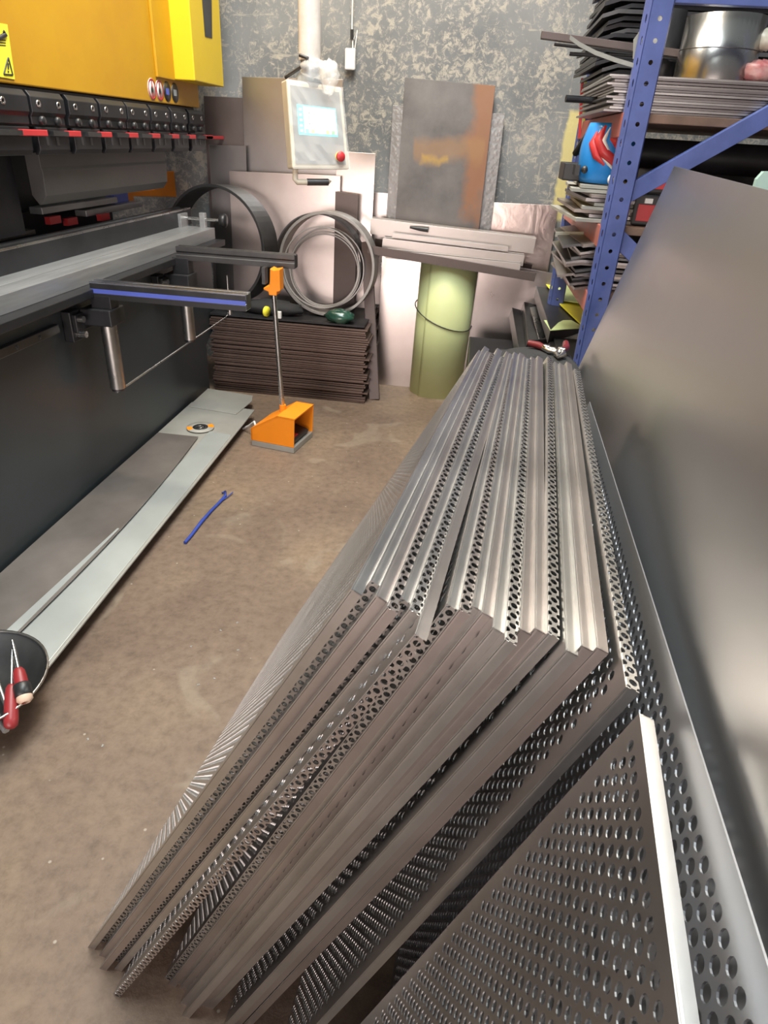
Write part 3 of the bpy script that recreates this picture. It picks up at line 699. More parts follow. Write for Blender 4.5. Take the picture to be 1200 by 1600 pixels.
for i in range(n+1):
    s = i/n; y = .80+1.75*s; xo = -1.095+.05*math.sin(PI*s*.9)-.01*s; zz = .0585+.004*math.sin(PI*s)
    for x in (-1.275, xo):
        for dz_ in (0,.0025): vs.append((x,y,zz+dz_))
for i in range(n):
    a=i*4; b_=a+4
    fs += [(a,a+2,b_+2,b_),(a+1,b_+1,b_+3,a+3),(a,b_,b_+1,a+1),(a+2,a+3,b_+3,b_+2)]
fs += [(0,1,3,2),(n*4,n*4+2,n*4+3,n*4+1)]
mb.add(vs,fs)
solo('steel_strip', mb, M['offcut'], 'dark brownish grey bowed steel strip against the foot of the machine', 'metal strip')
mb = MB().prism([(-1.135,.75,.0625),(-1.085,.75,.0625),(-1.055,1.75,.066),(-1.062,1.75,.066)], (0,0,.0015))
solo('steel_strip', mb, M['galv'], 'narrow pale tapering strip beside the dark bowed strip', 'metal strip')
# cutting disc
dc = atz(313,667,.06)
dsc = thing('cutting_disc', 'worn cutting disc with an orange and black centre lying on the grey plate', 'cutting disc', (dc.x,dc.y,.0565))
part('abrasive_disc', MB().lathe((dc.x,dc.y,.0565),(0,0,1),[(.062,0),(.062,.003),(.012,.003),(.012,0)],36,True), M['paper'], dsc, bev=0)
part('disc_label', MB().lathe((dc.x,dc.y,.0596),(0,0,1),[(.034,0),(.034,.0008),(.013,.0008),(.013,0)],32,True), M['black'], dsc)
mb = MB()
for a0_ in (.2, PI+.2):
    pts = [V((dc.x+r_*math.cos(a0_+k*.12), dc.y+r_*math.sin(a0_+k*.12), .0596)) for r_,ks in ((.06,range(0,7)),(.036,range(6,-1,-1))) for k in ks]
    mb.prism(pts, (0,0,.0006))
part('orange_print', mb, M['orange'], dsc, 'orange printed segments')
part('bore_ring', MB().lathe((dc.x,dc.y,.0596),(0,0,1),[(.014,0),(.014,.002),(.010,.002),(.010,0)],24,True), M['steel'], dsc)
# blue cord
cpts = [(289,848),(300,835),(315,815),(330,798),(343,785),(352,775),(352,768),(347,770)]
mb = MB().tube([atz(x,y,.006) for x,y in cpts], [.006,.006,.0065,.006,.006,.006,.005,.004], 8)
mb.tube([atz(343,785,.006), atz(356,776,.006), atz(364,769,.008)], .002, 6)
solo('cord', mb, M['bluecord'], 'short piece of dark blue cord lying on the floor', 'cord')
# bowl of tools bottom left
bc = atz(62,1075,.10); rb_ = .17; bx, by = bc.x-rb_*.97, bc.y-.02
bw = thing('tool_bowl', 'round dark steel bowl holding hand tools at the lower left edge', 'bowl', (bx,by,.055))
part('bowl', MB().lathe((bx,by,.055),(0,0,1),[(0,0),(rb_*.5,0),(rb_*.75,.016),(rb_,.06),(rb_+.003,.06),(rb_*.77,.013),(rb_*.52,-.002),(0,-.002)],48), M['darksteel'], bw)
part('rim', MB().lathe((bx,by,.115),(0,0,1),[(rb_+.004,-.002),(rb_+.004,.003),(rb_-.002,.003),(rb_-.002,-.002)],48,True), M['steel'], bw, 'bright rim')
def driver(tip, butt, mat, label, tape=False):
    a, b_ = V(tip), V(butt); d = (b_-a); Ld = d.length; d.normalize()
    t = thing('screwdriver', label, 'screwdriver', (a+b_)/2)
    part('shaft', MB().tube([a, a+d*Ld*.2, a+d*Ld*.5], [.002,.0045,.0045], 10), M['steel'], t, 'bright steel shaft')
    part('handle', MB().tube([a+d*Ld*x for x in (.46,.5,.6,.75,.9,.97,1)], [.008,.012,.014,.015,.0155,.014,.008], 14), mat, t, None)
    if tape:
        part('grip_tape', MB().tube([a+d*Ld*x for x in (.70,.72,.88,.90)], [.015,.0185,.0185,.0155], 14), M['black'], t, 'black grip tape')
        part('butt_cap', MB().tube([a+d*Ld*x for x in (.9,.96,1.0)], [.0165,.017,.010], 14), M['flesh'], t, 'pale butt cap')
driver(atz(19,1000,.20), atz(40,1098,.12), M['darkred'], 'screwdriver with a red and pale handle wrapped in black tape, upper one in the bowl', True)
driver(atz(19,1015,.18), atz(17,1138,.09), M['darkred'], 'screwdriver with a plain dark red handle, lower one in the bowl')
solo('file', MB().tube([atz(-20,1020,.12), atz(12,1110,.075)], .006, 6), M['steel'], 'thin steel file lying at the left in the tool bowl', 'file')
solo('chisel', MB().tube([atz(-30,1080,.10), atz(10,1142,.075)], .008, 6), M['rail'], 'flat grey chisel lying lowest in the tool bowl', 'chisel')

# ================================================================= stack of brown sheets by the wall with rings on top
sL = aty(335,605,3.31); sR = aty(570,630,3.31)
NS = 34; zt = .395
bw_ = sR.x-sL.x
base_sheet = None
random.seed(11)
for k in range(NS):
    z = .003 + k*(zt/NS)
    if base_sheet is None or k % 9 == 8:
        mb = MB().box(-bw_/2,bw_/2,0,.52,0,zt/NS*.72)
        o = solo('steel_sheet', mb, M['brownsheet'], '', 'metal sheet', origin=(0,0,0)); base_sheet = o
    else: o = dup(base_sheet)
    o['label'] = 'brown mill scale sheet in the thick stack under the steel rings'; o['group'] = 'brown sheets in the floor stack'
    o.location = ((sL.x+sR.x)/2+random.uniform(-.012,.012), 3.31+random.uniform(-.006,.012), z); o.rotation_euler = (0,0,random.uniform(-.012,.012))
    o.scale = (1+random.uniform(-.02,.01), 1, 1)
zs = .403
top = solo('steel_sheet', MB().box(-bw_/2-.0,bw_/2-.02,0,.53,0,.010), M['blacksteel'], 'dark sheet lying topmost on the brown sheet stack', 'metal sheet', origin=(0,0,0)); top.location = ((sL.x+sR.x)/2,3.325,zs)
zs += .012
def ring(name, c, R, depth, t, yaw, tilt, mat, label, cat='ring', n=64, group=None):
    ax = V((math.sin(yaw)*math.cos(tilt), -math.cos(yaw)*math.cos(tilt), math.sin(tilt)))
    mb = MB().lathe(c, ax, [(R,-depth/2),(R,depth/2),(R-t,depth/2),(R-t,-depth/2)], n, True, False)
    return solo(name, mb, mat, label, cat, group, bev=.0012)
RR = .275
ring('steel_ring', V((-1.275,3.52,zs+.30)), .29, .15, .014, -.22, .06, M['darksteel'], 'largest wide dark steel ring standing at the left beside the machine end')
cM = V((-.70,3.50,zs+.255))
ring('steel_ring', cM+V((0,.0,0)), .252, .11, .014, -.06, .04, M['ringgrey'], 'thick grey steel ring standing in front on the sheet stack')
ring('steel_ring', cM+V((-.07,.11,-.01)), .24, .085, .008, -.10, .04, M['darksteel'], 'thin wide steel ring standing behind the thick grey ring')
for k,(dx,dz_,r_) in enumerate(((-.035,-.02,.20),(-.02,-.03,.188),(-.012,-.01,.196),(-.03,-.038,.18))):
    q = cM+V((dx,-.02+.02*k,dz_)); ring('steel_hoop', V((q.x,q.y,zs+r_+.035)), r_, .014, .007, .02, .05+.02*k, M['ringgrey'], 'thin steel hoop inside the thick grey ring, %s from the front' % ['first','second','third','fourth'][k], 'hoop', group='thin hoops inside the ring')
# black bag, green wrapped lump, tape, small box
random.seed(5)
b0 = aty(420,490,3.36); solo('cloth_bundle', MB().ball((b0.x,3.42,zs+.03),.17,.06,.04,22,12,.10), M['cloth'], 'black cloth bundle lying on the stack under the rings', 'cloth')
b0 = aty(530,492,3.34); solo('plastic_bag', MB().ball((b0.x,3.35,zs+.03),.075,.05,.035,16,10,.14), M['greenbag'], 'dark green shiny plastic bag at the right on the sheet stack', 'bag')
b0 = aty(415,483,3.32); solo('tape_measure', MB().lathe((b0.x,3.335,zs+.027),(0.9,-.3,0),[(.026,-.006),(.026,.006),(.0,.006)],24), M['label_yellow'], 'small round yellow tape standing on the edge of the sheet stack', 'tape measure')
b0 = aty(435,495,3.32); solo('plastic_clip', MB().box(b0.x-.015,b0.x+.015,3.315,3.335,zs,zs+.035), M['white'], 'small white block on the front edge of the sheet stack', 'block', bev=.003)
# leaning bars by the stack
def lean_bar(p0, p1, w_, d_, mat, label, name='steel_bar'):
    a, b_ = V(p0), V(p1); u = (b_-a).normalized(); s_ = V((1,0,0)); s_ = (s_-u*s_.dot(u)).normalized(); f_ = u.cross(s_)
    q = [a+s_*i*w_/2+f_*j*d_/2 for i,j in ((-1,-1),(1,-1),(1,1),(-1,1))]
    return solo(name, MB().prism(q, b_-a), mat, label, 'bar', bev=.0015)
gb = atz(586,622,0); lean_bar((gb.x,3.40,0.0), aty(573,378,3.58), .055, .03, M['sheet_dark'], 'thick brown flat bar leaning beside the right end of the sheet stack')
for k,(xb_,xt_,yt_,mt,w_) in enumerate(((603,604,404,'blacksteel',.018),(612,614,404,'sheet_pale',.022),(598,596,410,'steel',.014))):
    pb_ = aty(xb_,600,3.75); pt2 = aty(xt_,yt_,3.80); lean_bar((pb_.x,3.75,0), V((pt2.x,3.80,pt2.z)), w_, .012, M[mt], ['thin black bar standing behind the thick brown bar','narrow pale strip standing right of the thick brown bar','thin bright rod standing close behind the thick brown bar'][k])

# ================================================================= sheets leaning on the back wall
def wall_sheet(TLp, TRp, ytop, ybot, mat, label, name='steel_sheet', t=.003, zbot=.0, poly=None, bev=.0008):
    """plate leaning on the wall: pixel corners of its top edge, depth at top and at floor"""
    d0 = aty(TLp[0],TLp[1],ytop); zt_ = d0.z; k = (ytop-ybot)/max(zt_,.1)
    n = V((0,-1,k)).normalized(); p0 = V((0,ybot,0))
    a = atplane(*TLp,p0,n); b_ = atplane(*TRp,p0,n); dn_ = V((0,k,1)).normalized()
    def dwn(p): return p - dn_*((p.z-zbot)/dn_.z)
    return solo(name, MB().quad(dwn(a), dwn(b_), b_, a, t), mat, label, 'metal sheet', bev=bev)
wall_sheet((378,120),(536,124),3.865,3.79,M['sheet_grey'],'tall grey steel sheet leaning on the wall behind the control panel')
wall_sheet((318,150),(384,153),3.875,3.80,M['sheet_dark'],'dark brown sheet leaning on the wall beside the yellow machine cover')
wall_sheet((326,226),(384,228),3.80,3.74,M['sheet_grey'],'grey sheet in front of the dark brown sheet, beside the press brake')
wall_sheet((358,267),(532,275),3.72,3.665,M['sheet_pale'],'low wide pinkish grey sheet leaning in front behind the rings')
wall_sheet((526,236),(587,240),3.77,3.70,M['sheet_pale'],'pale pinkish sheet leaning just right of the control panel')
wall_sheet((524,299),(560,304),3.68,3.645,M['sheet_dark'],'narrow dark offcut standing behind the thick ring')
wall_sheet((577,300),(700,309),3.87,3.83,M['sheet_pale'],'pink tinted sheet with a bright top showing left of the checker plate strip')
wall_sheet((598,384),(668,394),3.70,3.655,M['sheet_pale'],'lower pink sheet standing left of the green roll below the steel channels')
wall_sheet((735,405),(872,428),3.66,3.60,M['sheet_pale'],'lower pink sheet standing right of the green roll below the shallow tray')
wall_sheet((614,164),(650,167),3.86,3.74,M['checker'],'checker plate strip showing left of the rusty plate','checker_plate')
wall_sheet((750,176),(789,178),3.86,3.74,M['checker'],'checker plate strip showing right of the rusty plate','checker_plate')
wall_sheet((633,121),(774,134),3.85,3.68,M['rusty'],'tall dark plate with orange rust down its right side leaning on the wall','rusty_plate')
wall_sheet((768,316),(873,321),3.84,3.79,M['foil'],'crinkled bright pinkish sheet leaning between the rusty plate and the rack')
wall_sheet((724,414),(757,420),3.70,3.60,M['sheet_pale'],'narrow sheet with a bright edge standing just right of the green roll')
# green rolled sheet
g0 = atz(667,608,0); rad = .138
gc = V((-.098, 3.63, 0)); tp = aty(700,412,gc.y)
ax = (V((tp.x,gc.y,tp.z))-gc); ax = V((.02,0,1)).normalized(); hgt = .73
gr = thing('rolled_sheet', 'yellow green rolled sheet standing upright on the floor by the wall', 'rolled sheet', gc)
mb = MB(); vs=[]; fs=[]; n = 60; rs = []
for i in range(n+1):
    a = -2.2+2*PI*1.12*i/n; r_ = rad-.010*i/n*1.0
    for h in (0,hgt): 
        bend = 1.0+.02*math.sin(h*2)
        p = gc+ax*h+V((math.cos(a)*r_*1.12*bend, math.sin(a)*r_*bend, 0)); vs.append(p)
for i in range(n): fs.append((2*i,2*i+2,2*i+3,2*i+1))
mb.add(vs,fs,True); o = part('roll', mb, M['green'], gr)
sd = o.modifiers.new('thick','SOLIDIFY'); sd.thickness = .002
wr = []
for i in range(41):
    a = 2*PI*i/40; h = .435-.06*math.cos(a+.6); wr.append(gc+ax*h+V((math.cos(a)*(rad*1.12+.004), math.sin(a)*(rad+.004), 0)))
part('tie_wire', MB().tube(wr,.0028,6,False), M['black'], gr, 'thin black tie wire')
# channels on the roll
def channel(pl, pr, Y, h, w_, mat, label, up=True, name='steel_channel', t=.0025):
    a, b_ = aty(*pl,Y), aty(*pr,Y); u = (b_-a).normalized(); f_ = V((0,0,1)).cross(u).normalized(); k = u.cross(f_); Lc = (b_-a).length; mb = MB()
    def bx(y0,y1,z0,z1):
        P_ = lambda x,y,z: a+u*x+f_*y+k*z
        mb.hexa([P_(0,y0,z0),P_(Lc,y0,z0),P_(Lc,y1,z0),P_(0,y1,z0),P_(0,y0,z1),P_(Lc,y0,z1),P_(Lc,y1,z1),P_(0,y1,z1)])
    if up: bx(0,w_,-h,-h+t); bx(0,t,-h+t,0); bx(w_-t,w_,-h+t,0)
    else: bx(0,w_,-t,0); bx(0,t,-h,-t); bx(w_-t,w_,-h,-t)
    return solo(name, mb, mat, label, 'metal channel', bev=.0008)
M['chan'] = metal('channel_steel', (.52,.47,.45), .4, .75, .08, 5.)
channel((575,383),(838,427), 3.46, .040, .27, M['sheet_dark'], 'dark shallow steel tray lying lowest across the top of the green roll', True, 'steel_tray')
channel((603,390),(814,412), 3.475, .040, .05, M['chan'], 'front steel channel lying in the shallow tray on the green roll')
channel((598,372),(820,399), 3.53, .052, .06, M['chan'], 'middle steel channel lying in the shallow tray on the green roll')
channel((613,364),(795,386), 3.545, .022, .035, M['chan'], 'short steel channel stacked on the middle channel')
channel((580,341),(838,372), 3.61, .075, .085, M['chan'], 'longest and tallest steel channel at the back of the tray on the roll', False)
hp_ = aty(654,356,3.59)
solo('handle', MB().tube([V((hp_.x-.045,3.596,hp_.z+.0)), V((hp_.x+.01,3.594,hp_.z-.004)), V((hp_.x+.05,3.594,hp_.z-.006))], [.006,.012,.013], 10), M['black'], 'small black plastic handle resting on the channels above the green roll', 'handle')

# ================================================================= rack at the right
rk = thing('storage_rack', 'blue steel storage rack with red beams filled with sheet metal at the right', 'rack', (.75,2.8,0))
def holed(mb, O, ux, uz, w_, h, pitch, hw, hh, n=12):
    """strip from O along ux (width w_) and uz (height h) with one column of holes of half-size hw, hh"""
    O, ux, uz = V(O), V(ux), V(uz); m_ = int(h/pitch); nn = ux.cross(uz)*.0025
    ang = [2*PI*(k+.5)/n for k in range(n)]
    for i in range(m_):
        c = O+ux*(w_/2)+uz*((i+.5)*pitch); o = len(mb.v)
        for off in (V((0,0,0)), nn):
            for a in ang: mb.v.append(c+ux*(hw*math.cos(a))+uz*(hh*math.sin(a))+off)
            for a in ang:
                k = max(abs(math.cos(a)),abs(math.sin(a)))
                px_, pz_ = math.cos(a)/k, math.sin(a)/k
                if abs(abs(px_)-abs(pz_)) < .75 and min(abs(px_),abs(pz_)) > .5: px_, pz_ = math.copysign(1,px_), math.copysign(1,pz_)
                mb.v.append(c+ux*(px_*w_/2)+uz*(pz_*pitch/2)+off)
        for k in range(n):
            k2 = (k+1)%n
            mb.f += [(o+k,o+n+k,o+n+k2,o+k2),(o+2*n+k2,o+3*n+k2,o+3*n+k,o+2*n+k),(o+k,o+k2,o+2*n+k2,o+2*n+k)]; mb.sm += [False]*3
def post(x, y, h, mat, label=None):
    mb = MB(); pt = .05; h = int(h/pt)*pt
    holed(mb, (x-.024,y,0), (1,0,0), (0,0,1), .054, h, pt, .0062, .0062, 20)
    c = V((-.012,.022,0)); Lc = c.length; c.normalize()
    holed(mb, (x-.036,y+.022,0), (-c.x,-c.y,0), (0,0,1), Lc, h, pt, .0032, .011, 20)
    for (xa,ya,xb2,yb2) in ((x-.036,y+.05,x-.036,y+.022),(x+.030,y,x+.036,y+.012),(x+.036,y+.012,x+.036,y+.05)):
        d_ = V((xb2-xa,yb2-ya,0)).normalized(); q_ = V((d_.y,-d_.x,0))*-.0025
        mb.prism([(xa,ya,0),(xb2,yb2,0),V((xb2,yb2,0))+q_,V((xa,ya,0))+q_],(0,0,h))
    o = bpy.data.objects.new('upright', mb.mesh('upright', mat, wloc(rk), False)); COL.objects.link(o); o.parent = rk
    if label: o['label'] = label
    return o
PX, PY = .452, 2.30
post(PX, PY, 2.4, M['blue'], 'blue perforated upright')
post(PX, 3.30, 2.4, M['blue']); post(1.35, PY, 2.4, M['blue']); post(1.35, 3.30, 2.4, M['blue'])
def bar_xz(p, q, y, w_, t, mat, nm='brace', lab=None):
    a, b_ = V((p[0],y,p[1])), V((q[0],y,q[1])); u = (b_-a).normalized(); n_ = V((-u.z,0,u.x))*w_/2
    return part(nm, MB().prism([a-n_,b_-n_,b_+n_,a+n_], (0,t,0)), mat, rk, lab, bev=.0012)
bar_xz((PX,1.125),(1.3,1.68),2.315,.05,.03,M['blue'],'brace','blue diagonal brace')
bar_xz((PX,1.03),(1.3,.42),2.318,.05,.03,M['blue'],'brace')
bar_xz((PX,1.64),(1.33,1.64),2.312,.055,.03,M['blue'],'cross_member')
for zz_ in (1.355,1.045,.84):
    red = part('beam', MB().box(.415,.445,2.32,3.30,zz_-.065,zz_), M['redbeam'], rk, 'worn red beam', bev=.003)
    part('beam', MB().box(1.33,1.36,2.32,3.30,zz_-.065,zz_), M['redbeam'], rk, 'worn red beam', bev=.003)
    part('shelf_board', MB().box(.446,1.329,2.345,3.29,zz_-.024,zz_), M['wood'], rk, 'worn brown shelf board', bev=.002)
part('shelf_board', MB().box(.446,1.329,2.36,3.29,.40,.42), M['wood'], rk, bev=.002)
# sheet stacks on the shelves
def pile(n, z0, dz_, x0, x1, y0, y1, mats, label, group, jx=.02, jy=.02, skew=.03, toplabel=None, bend=0.):
    src = {}
    for k in range(n):
        mk = mats[k % len(mats)]
        if mk not in src:
            hw, hd_ = (x1-x0)/2, (y1-y0)/2
            if bend:
                mb = MB().prism([(-hw,-hd_,-bend*.5),(-hw+.05,-hd_,0),(hw,-hd_,0),(hw,-hd_,dz_*.7),(-hw+.05,-hd_,dz_*.7),(-hw,-hd_,dz_*.7-bend*.5)], (0,2*hd_,0))
            else: mb = MB().box(-hw,hw,-hd_,hd_,0,dz_*.8)
            src[mk] = solo('steel_sheet', mb, M[mk], label, 'metal sheet', group, origin=(0,0,0)); o = src[mk]
        else: o = dup(src[mk])
        o['label'] = label; o['group'] = group
        o.location = ((x0+x1)/2+random.uniform(-jx,jx), (y0+y1)/2+random.uniform(-jy,jy), z0+k*dz_); o.rotation_euler = (0,0,random.uniform(-skew,skew))
        if toplabel and k == n-1:
            o['label'] = toplabel; del o['group']
random.seed(21)
pile(14, 1.357, .0068, .375, 1.25, 2.37, 3.0, ['sheet_grey','tray','sheet_grey'], 'pinkish grey sheet in the wide flat stack on the top rack shelf', 'flat sheets on the top rack shelf', .02,.015,.01)
pile(22, 1.482, .016, .37, .95, 2.72, 3.22, ['blacksteel','darksteel','blacksteel'], 'black folded sheet in the tall ragged stack at the rack top', 'black folded sheets at the rack top', .022,.02,.03, bend=.03)
pile(9, 1.047, .012, .355, .95, 2.42, 2.95, ['paper','sheet_grey','offcut','paper'], 'grey sheet in the ragged stack under the blue helmet', 'grey sheets on the middle rack shelf', .035,.02,.08)
pile(13, .842, .0115, .36, 1.1, 2.40, 2.95, ['offcut','sheet_grey','darksteel'], 'dull grey sheet in the curling stack on the low rack shelf', 'dull sheets on the low rack shelf', .03,.02,.07, bend=.02)
pile(10, .421, .012, .40, 1.1, 2.38, 2.9, ['sheet_grey','darksteel'], 'grey sheet on the lowest rack shelf behind the blue upright', 'sheets on the lowest rack shelf', .02,.02,.04)
# pieces sticking out of the rack
def rod(p0, p1, r_, mat, name, label, cat): return solo(name, MB().tube([p0,p1], r_, 10), mat, label, cat)
YS = 2.62
s = aty(846,55,YS); e_ = aty(935,70,YS); solo('square_tube', MB().prism([V((s.x,YS+a,s.z+b_)) for a,b_ in ((0,-.008),(.03,-.008),(.03,.012),(0,.012))], e_-s+V((.35,.0,-.02))), M['sheet_dark'], 'dark square tube sticking out farthest from the rack top', 'tube', bev=.001)
s = aty(866,69,YS+.04); e_ = aty(935,75,YS+.04); rod(s, e_+V((.3,0,-.02)), .005, M['blacksteel'], 'steel_rod', 'thin black rod sticking out just below the dark square tube', 'rod')
s = aty(890,84,YS+.05); e_ = aty(935,88,YS+.05); rod(s, e_+V((.3,0,0)), .006, M['blacksteel'], 'steel_rod', 'short black rod sticking out lowest beside the pale strap', 'rod')
s = aty(884,154,2.66); e_ = aty(930,156,2.66); rod(s, V((.52,2.70,s.z)), .011, M['blacksteel'], 'steel_rod', 'short black bar end sticking out just above the red beam', 'rod')
mb = MB(); pts = [aty(x,y,2.33) for x,y in ((890,62),(905,73),(930,86),(960,97),(990,106))]
for p_,q_ in zip(pts[:-1],pts[1:]): mb.prism([p_,q_,q_+V((0,.0,.011)),p_+V((0,.0,.011))], (0,.004,0))
solo('strap', mb, M['paper'], 'pale curved strap hanging out of the rack beside the blue upright', 'strap')
pts = [aty(x,y,2.42) for x,y in ((989,92),(990,62),(1000,48),(1004,60),(998,90))]
solo('paper_scrap', MB().prism(pts,(0,.004,0)), M['paper'], 'torn grey paper scrap beside the upper part of the blue upright', 'paper')
# coil, bag, boxes on the top shelf
cc = aty(1122,85,2.55); zt1 = 1.357+14*.0068+.002
cl_ = thing('steel_coil', 'bright wide steel coil standing on the top rack shelf', 'coil', (cc.x,2.55,zt1))
part('coil_body', MB().lathe((cc.x,2.55,zt1),(0,0,1),[(.115,0),(.115,.165),(.10,.165),(.10,.002)],48), M['coil'], cl_)
part('coil_seam', MB().lathe((cc.x,2.55,zt1+.08),(0,0,1),[(.1155,-.001),(.1155,.001)],48), M['darksteel'], cl_)
solo('dark_roll', MB().lathe((.56,2.72,zt1),(0,0,1),[(.06,0),(.06,.20),(.05,.20)],28), M['blacksteel'], 'black roll standing between the blue upright and the bright coil', 'roll')
random.seed(9)
c_ = aty(1172,42,2.42); solo('bag', MB().ball((c_.x,2.55,c_.z),.05,.05,.045,14,10,.14), paint('red_bag',(.40,.05,.06),.35,.2,14.,spec=.7), 'crumpled red plastic bag on the rack top at the right edge', 'bag')
c_ = aty(1190,62,2.50); solo('bag', MB().ball((c_.x+.01,2.50,c_.z-.0),.035,.03,.028,14,10,.14), paint('cream_bag',(.60,.56,.45),.4,.2,14.,spec=.7), 'crumpled cream plastic bag under the red bag', 'bag')
c_ = aty(1185,100,2.46); solo('bag', MB().ball((c_.x+.01,2.46,zt1+.028),.05,.04,.028,14,10,.14), paint('pink_bag',(.50,.32,.30),.4,.35,24.,c2=(.35,.08,.09),spec=.7), 'pink and white patterned bag beside the bright coil', 'bag')
# red yellow strips hanging at the rack end
for k,(mt,dx) in enumerate((('orange',-.012),('limefilm',0),('label_yellow',.012))):
    a_ = aty(913+dx*220,122,3.2); b_ = aty(908+dx*220,215,3.2)
    solo('plastic_strip', MB().prism([a_+V((-.006,k*.004,0)),a_+V((.006,k*.004,0)),b_+V((.006,k*.004,0)),b_+V((-.006,k*.004,0))],(0,.003,0)), M[mt] if mt != 'orange' else M['red'], ['red plastic strip hanging at the left end of the rack','lime green plastic strip hanging between the red and yellow ones','yellow plastic strip hanging at the left end of the rack'][k], 'strip')
# welding helmet
hx = aty(938,250,2.55); zb2 = 1.047+9*.012+.002
hm = thing('welding_helmet', 'blue welding helmet with red and white flame shapes on the rack shelf', 'welding helmet', (hx.x+.02,2.58,zb2))
vs=[];fs=[]; n=20; m_=12; hc_ = V((hx.x+.02,2.58,zb2+.085))
for i in range(m_+1):
    t = -1.0+2.05*i/m_
    for k in range(n+1):
        a = PI*.98*k/n - PI*.99
        r_ = .085*math.cos(t*.62)
        vs.append(hc_+V((math.cos(a)*r_*1.05, math.sin(a)*r_*1.25, t*.085)))
for i in range(m_):
    for k in range(n): q=i*(n+1)+k; fs.append((q,q+1,q+n+2,q+n+1))
o = part('shell', MB().add(vs,fs,True), M['bluebright'], hm); s_ = o.modifiers.new('t','SOLIDIFY'); s_.thickness=.004
def on_h(a, t, d=.003):
    r_ = .085*math.cos(t*.62)+d; return hc_+V((math.cos(a)*r_*1.05, math.sin(a)*r_*1.25, t*.085))
for mt,offs,rr in (('red',((-2.3,.75),(-2.35,.35),(-2.1,-.05),(-1.75,-.35)),.014),('white',((-2.2,.85),(-2.2,.4),(-1.95,.0),(-1.6,-.28),(-1.3,-.6)),.007),('red',((-1.7,.95),(-1.6,.7),(-1.45,.4),(-1.2,.3)),.014),('red',((-2.0,.95),(-2.15,.5),(-1.9,.1),(-1.5,-.15),(-1.15,-.4)),.016),('white',((-1.8,.9),(-1.95,.45),(-1.7,.05),(-1.35,-.3),(-1.0,-.65)),.009),('red',((-1.5,.9),(-1.6,.55),(-1.3,.2),(-1.0,-.05)),.013),('white',((-1.3,.6),(-1.35,.35),(-1.1,.1),(-.9,-.25)),.011)):
    part('flame_print', MB().tube([on_h(a,t,-.002) for a,t in offs],[rr*.3]+[rr]*(len(offs)-2)+[rr*.3],8), M[mt], hm, mt+' flame shape')
part('visor_frame', MB().box(hc_.x-.10,hc_.x-.085,2.52,2.58,zb2+.02,zb2+.05), M['black'], hm)
part('hinge_knob', MB().ball(on_h(-2.5,-.55),.012,.012,.012,10,8), M['black'], hm)
part('head_band', MB().tube([hc_+V((-.07,.02,.05)),hc_+V((-.09,.08,.0)),hc_+V((-.05,.13,.02)),hc_+V((.04,.12,.02))],.012,8), M['black'], hm)
c_ = aty(888,272,2.6); solo('black_box', MB().box(c_.x-.02,c_.x+.09,2.58,2.72,zb2+.0,zb2+.055), M['black'], 'small black box beside the welding helmet', 'box', bev=.004)
c_ = aty(948,306,2.45); solo('cap', MB().lathe((c_.x,2.395,1.047+9*.012+.02),(0,-1,0),[(.018,0),(.018,.015),(0,.017)],20), M['white'], 'small white round cap on the grey sheets beside the upright', 'cap')
# black cases with red fronts on the middle shelf
for k,(x0,x1,z0,z1) in enumerate(((.52,.60,1.047,1.14),(.615,.72,1.047,1.13),(.55,.63,1.142,1.21),(.74,.86,1.047,1.16))):
    t = thing('tool_case', ['black case with a red front panel right behind the blue upright','wider black case with a red front panel, second from the upright','small black case stacked on the two front cases','black case farthest right on the middle rack shelf'][k], 'case', ((x0+x1)/2,2.50,z0))
    part('case_body', MB().box(x0,x1,2.40,2.60,z0,z1), M['black'], t, bev=.006)
    part('front_panel', MB().box(x0+.012,x1-.012,2.396,2.400,z0+.014,z1-.03), M['red'], t, 'red front panel', bev=.001)
    part('latch', MB().box((x0+x1)/2-.012,(x0+x1)/2+.012,2.392,2.40,z1-.026,z1-.012), M['white'], t, 'pale latch')
solo('steel_sheet', MB().box(.50,1.3,3.0,3.02,1.047,1.30), M['blacksteel'], 'black panel added for the shade at the back of the middle rack shelf', 'metal sheet')  # added panel, its black stands in for the shade inside the rack bay
solo('dark_cylinder', MB().tube([(.56,2.75,1.25),(1.1,2.75,1.25)],.05,20), M['blacksteel'], 'dark blue black tube lying inside the middle rack bay', 'tube')
c_ = aty(1195,282,2.2); solo('plastic_sheet', MB().prism([V((aty(1183,296,2.2).x,2.2,.002)),V((1.0,2.2,.002)),V((1.0,2.2,aty(1240,262,2.2).z)),aty(1194,268,2.2),aty(1183,280,2.2)],(0,.02,0)), paint('pale_mint',(.45,.62,.55),.4), 'pale mint plastic board showing above the big grey sheet at the right edge', 'plastic board')
# flat bar sticking out
s = aty(868,366,2.75); e_ = aty(950,368,2.55)
solo('flat_bar', MB().prism([s+V((0,0,-.009)),e_+V((0,0,-.012)),e_+V((0,0,.012)),s+V((0,0,.009))],(0,.006,0)), M['galv'], 'pale flat bar sticking out of the rack toward the wall', 'bar', bev=.0008)

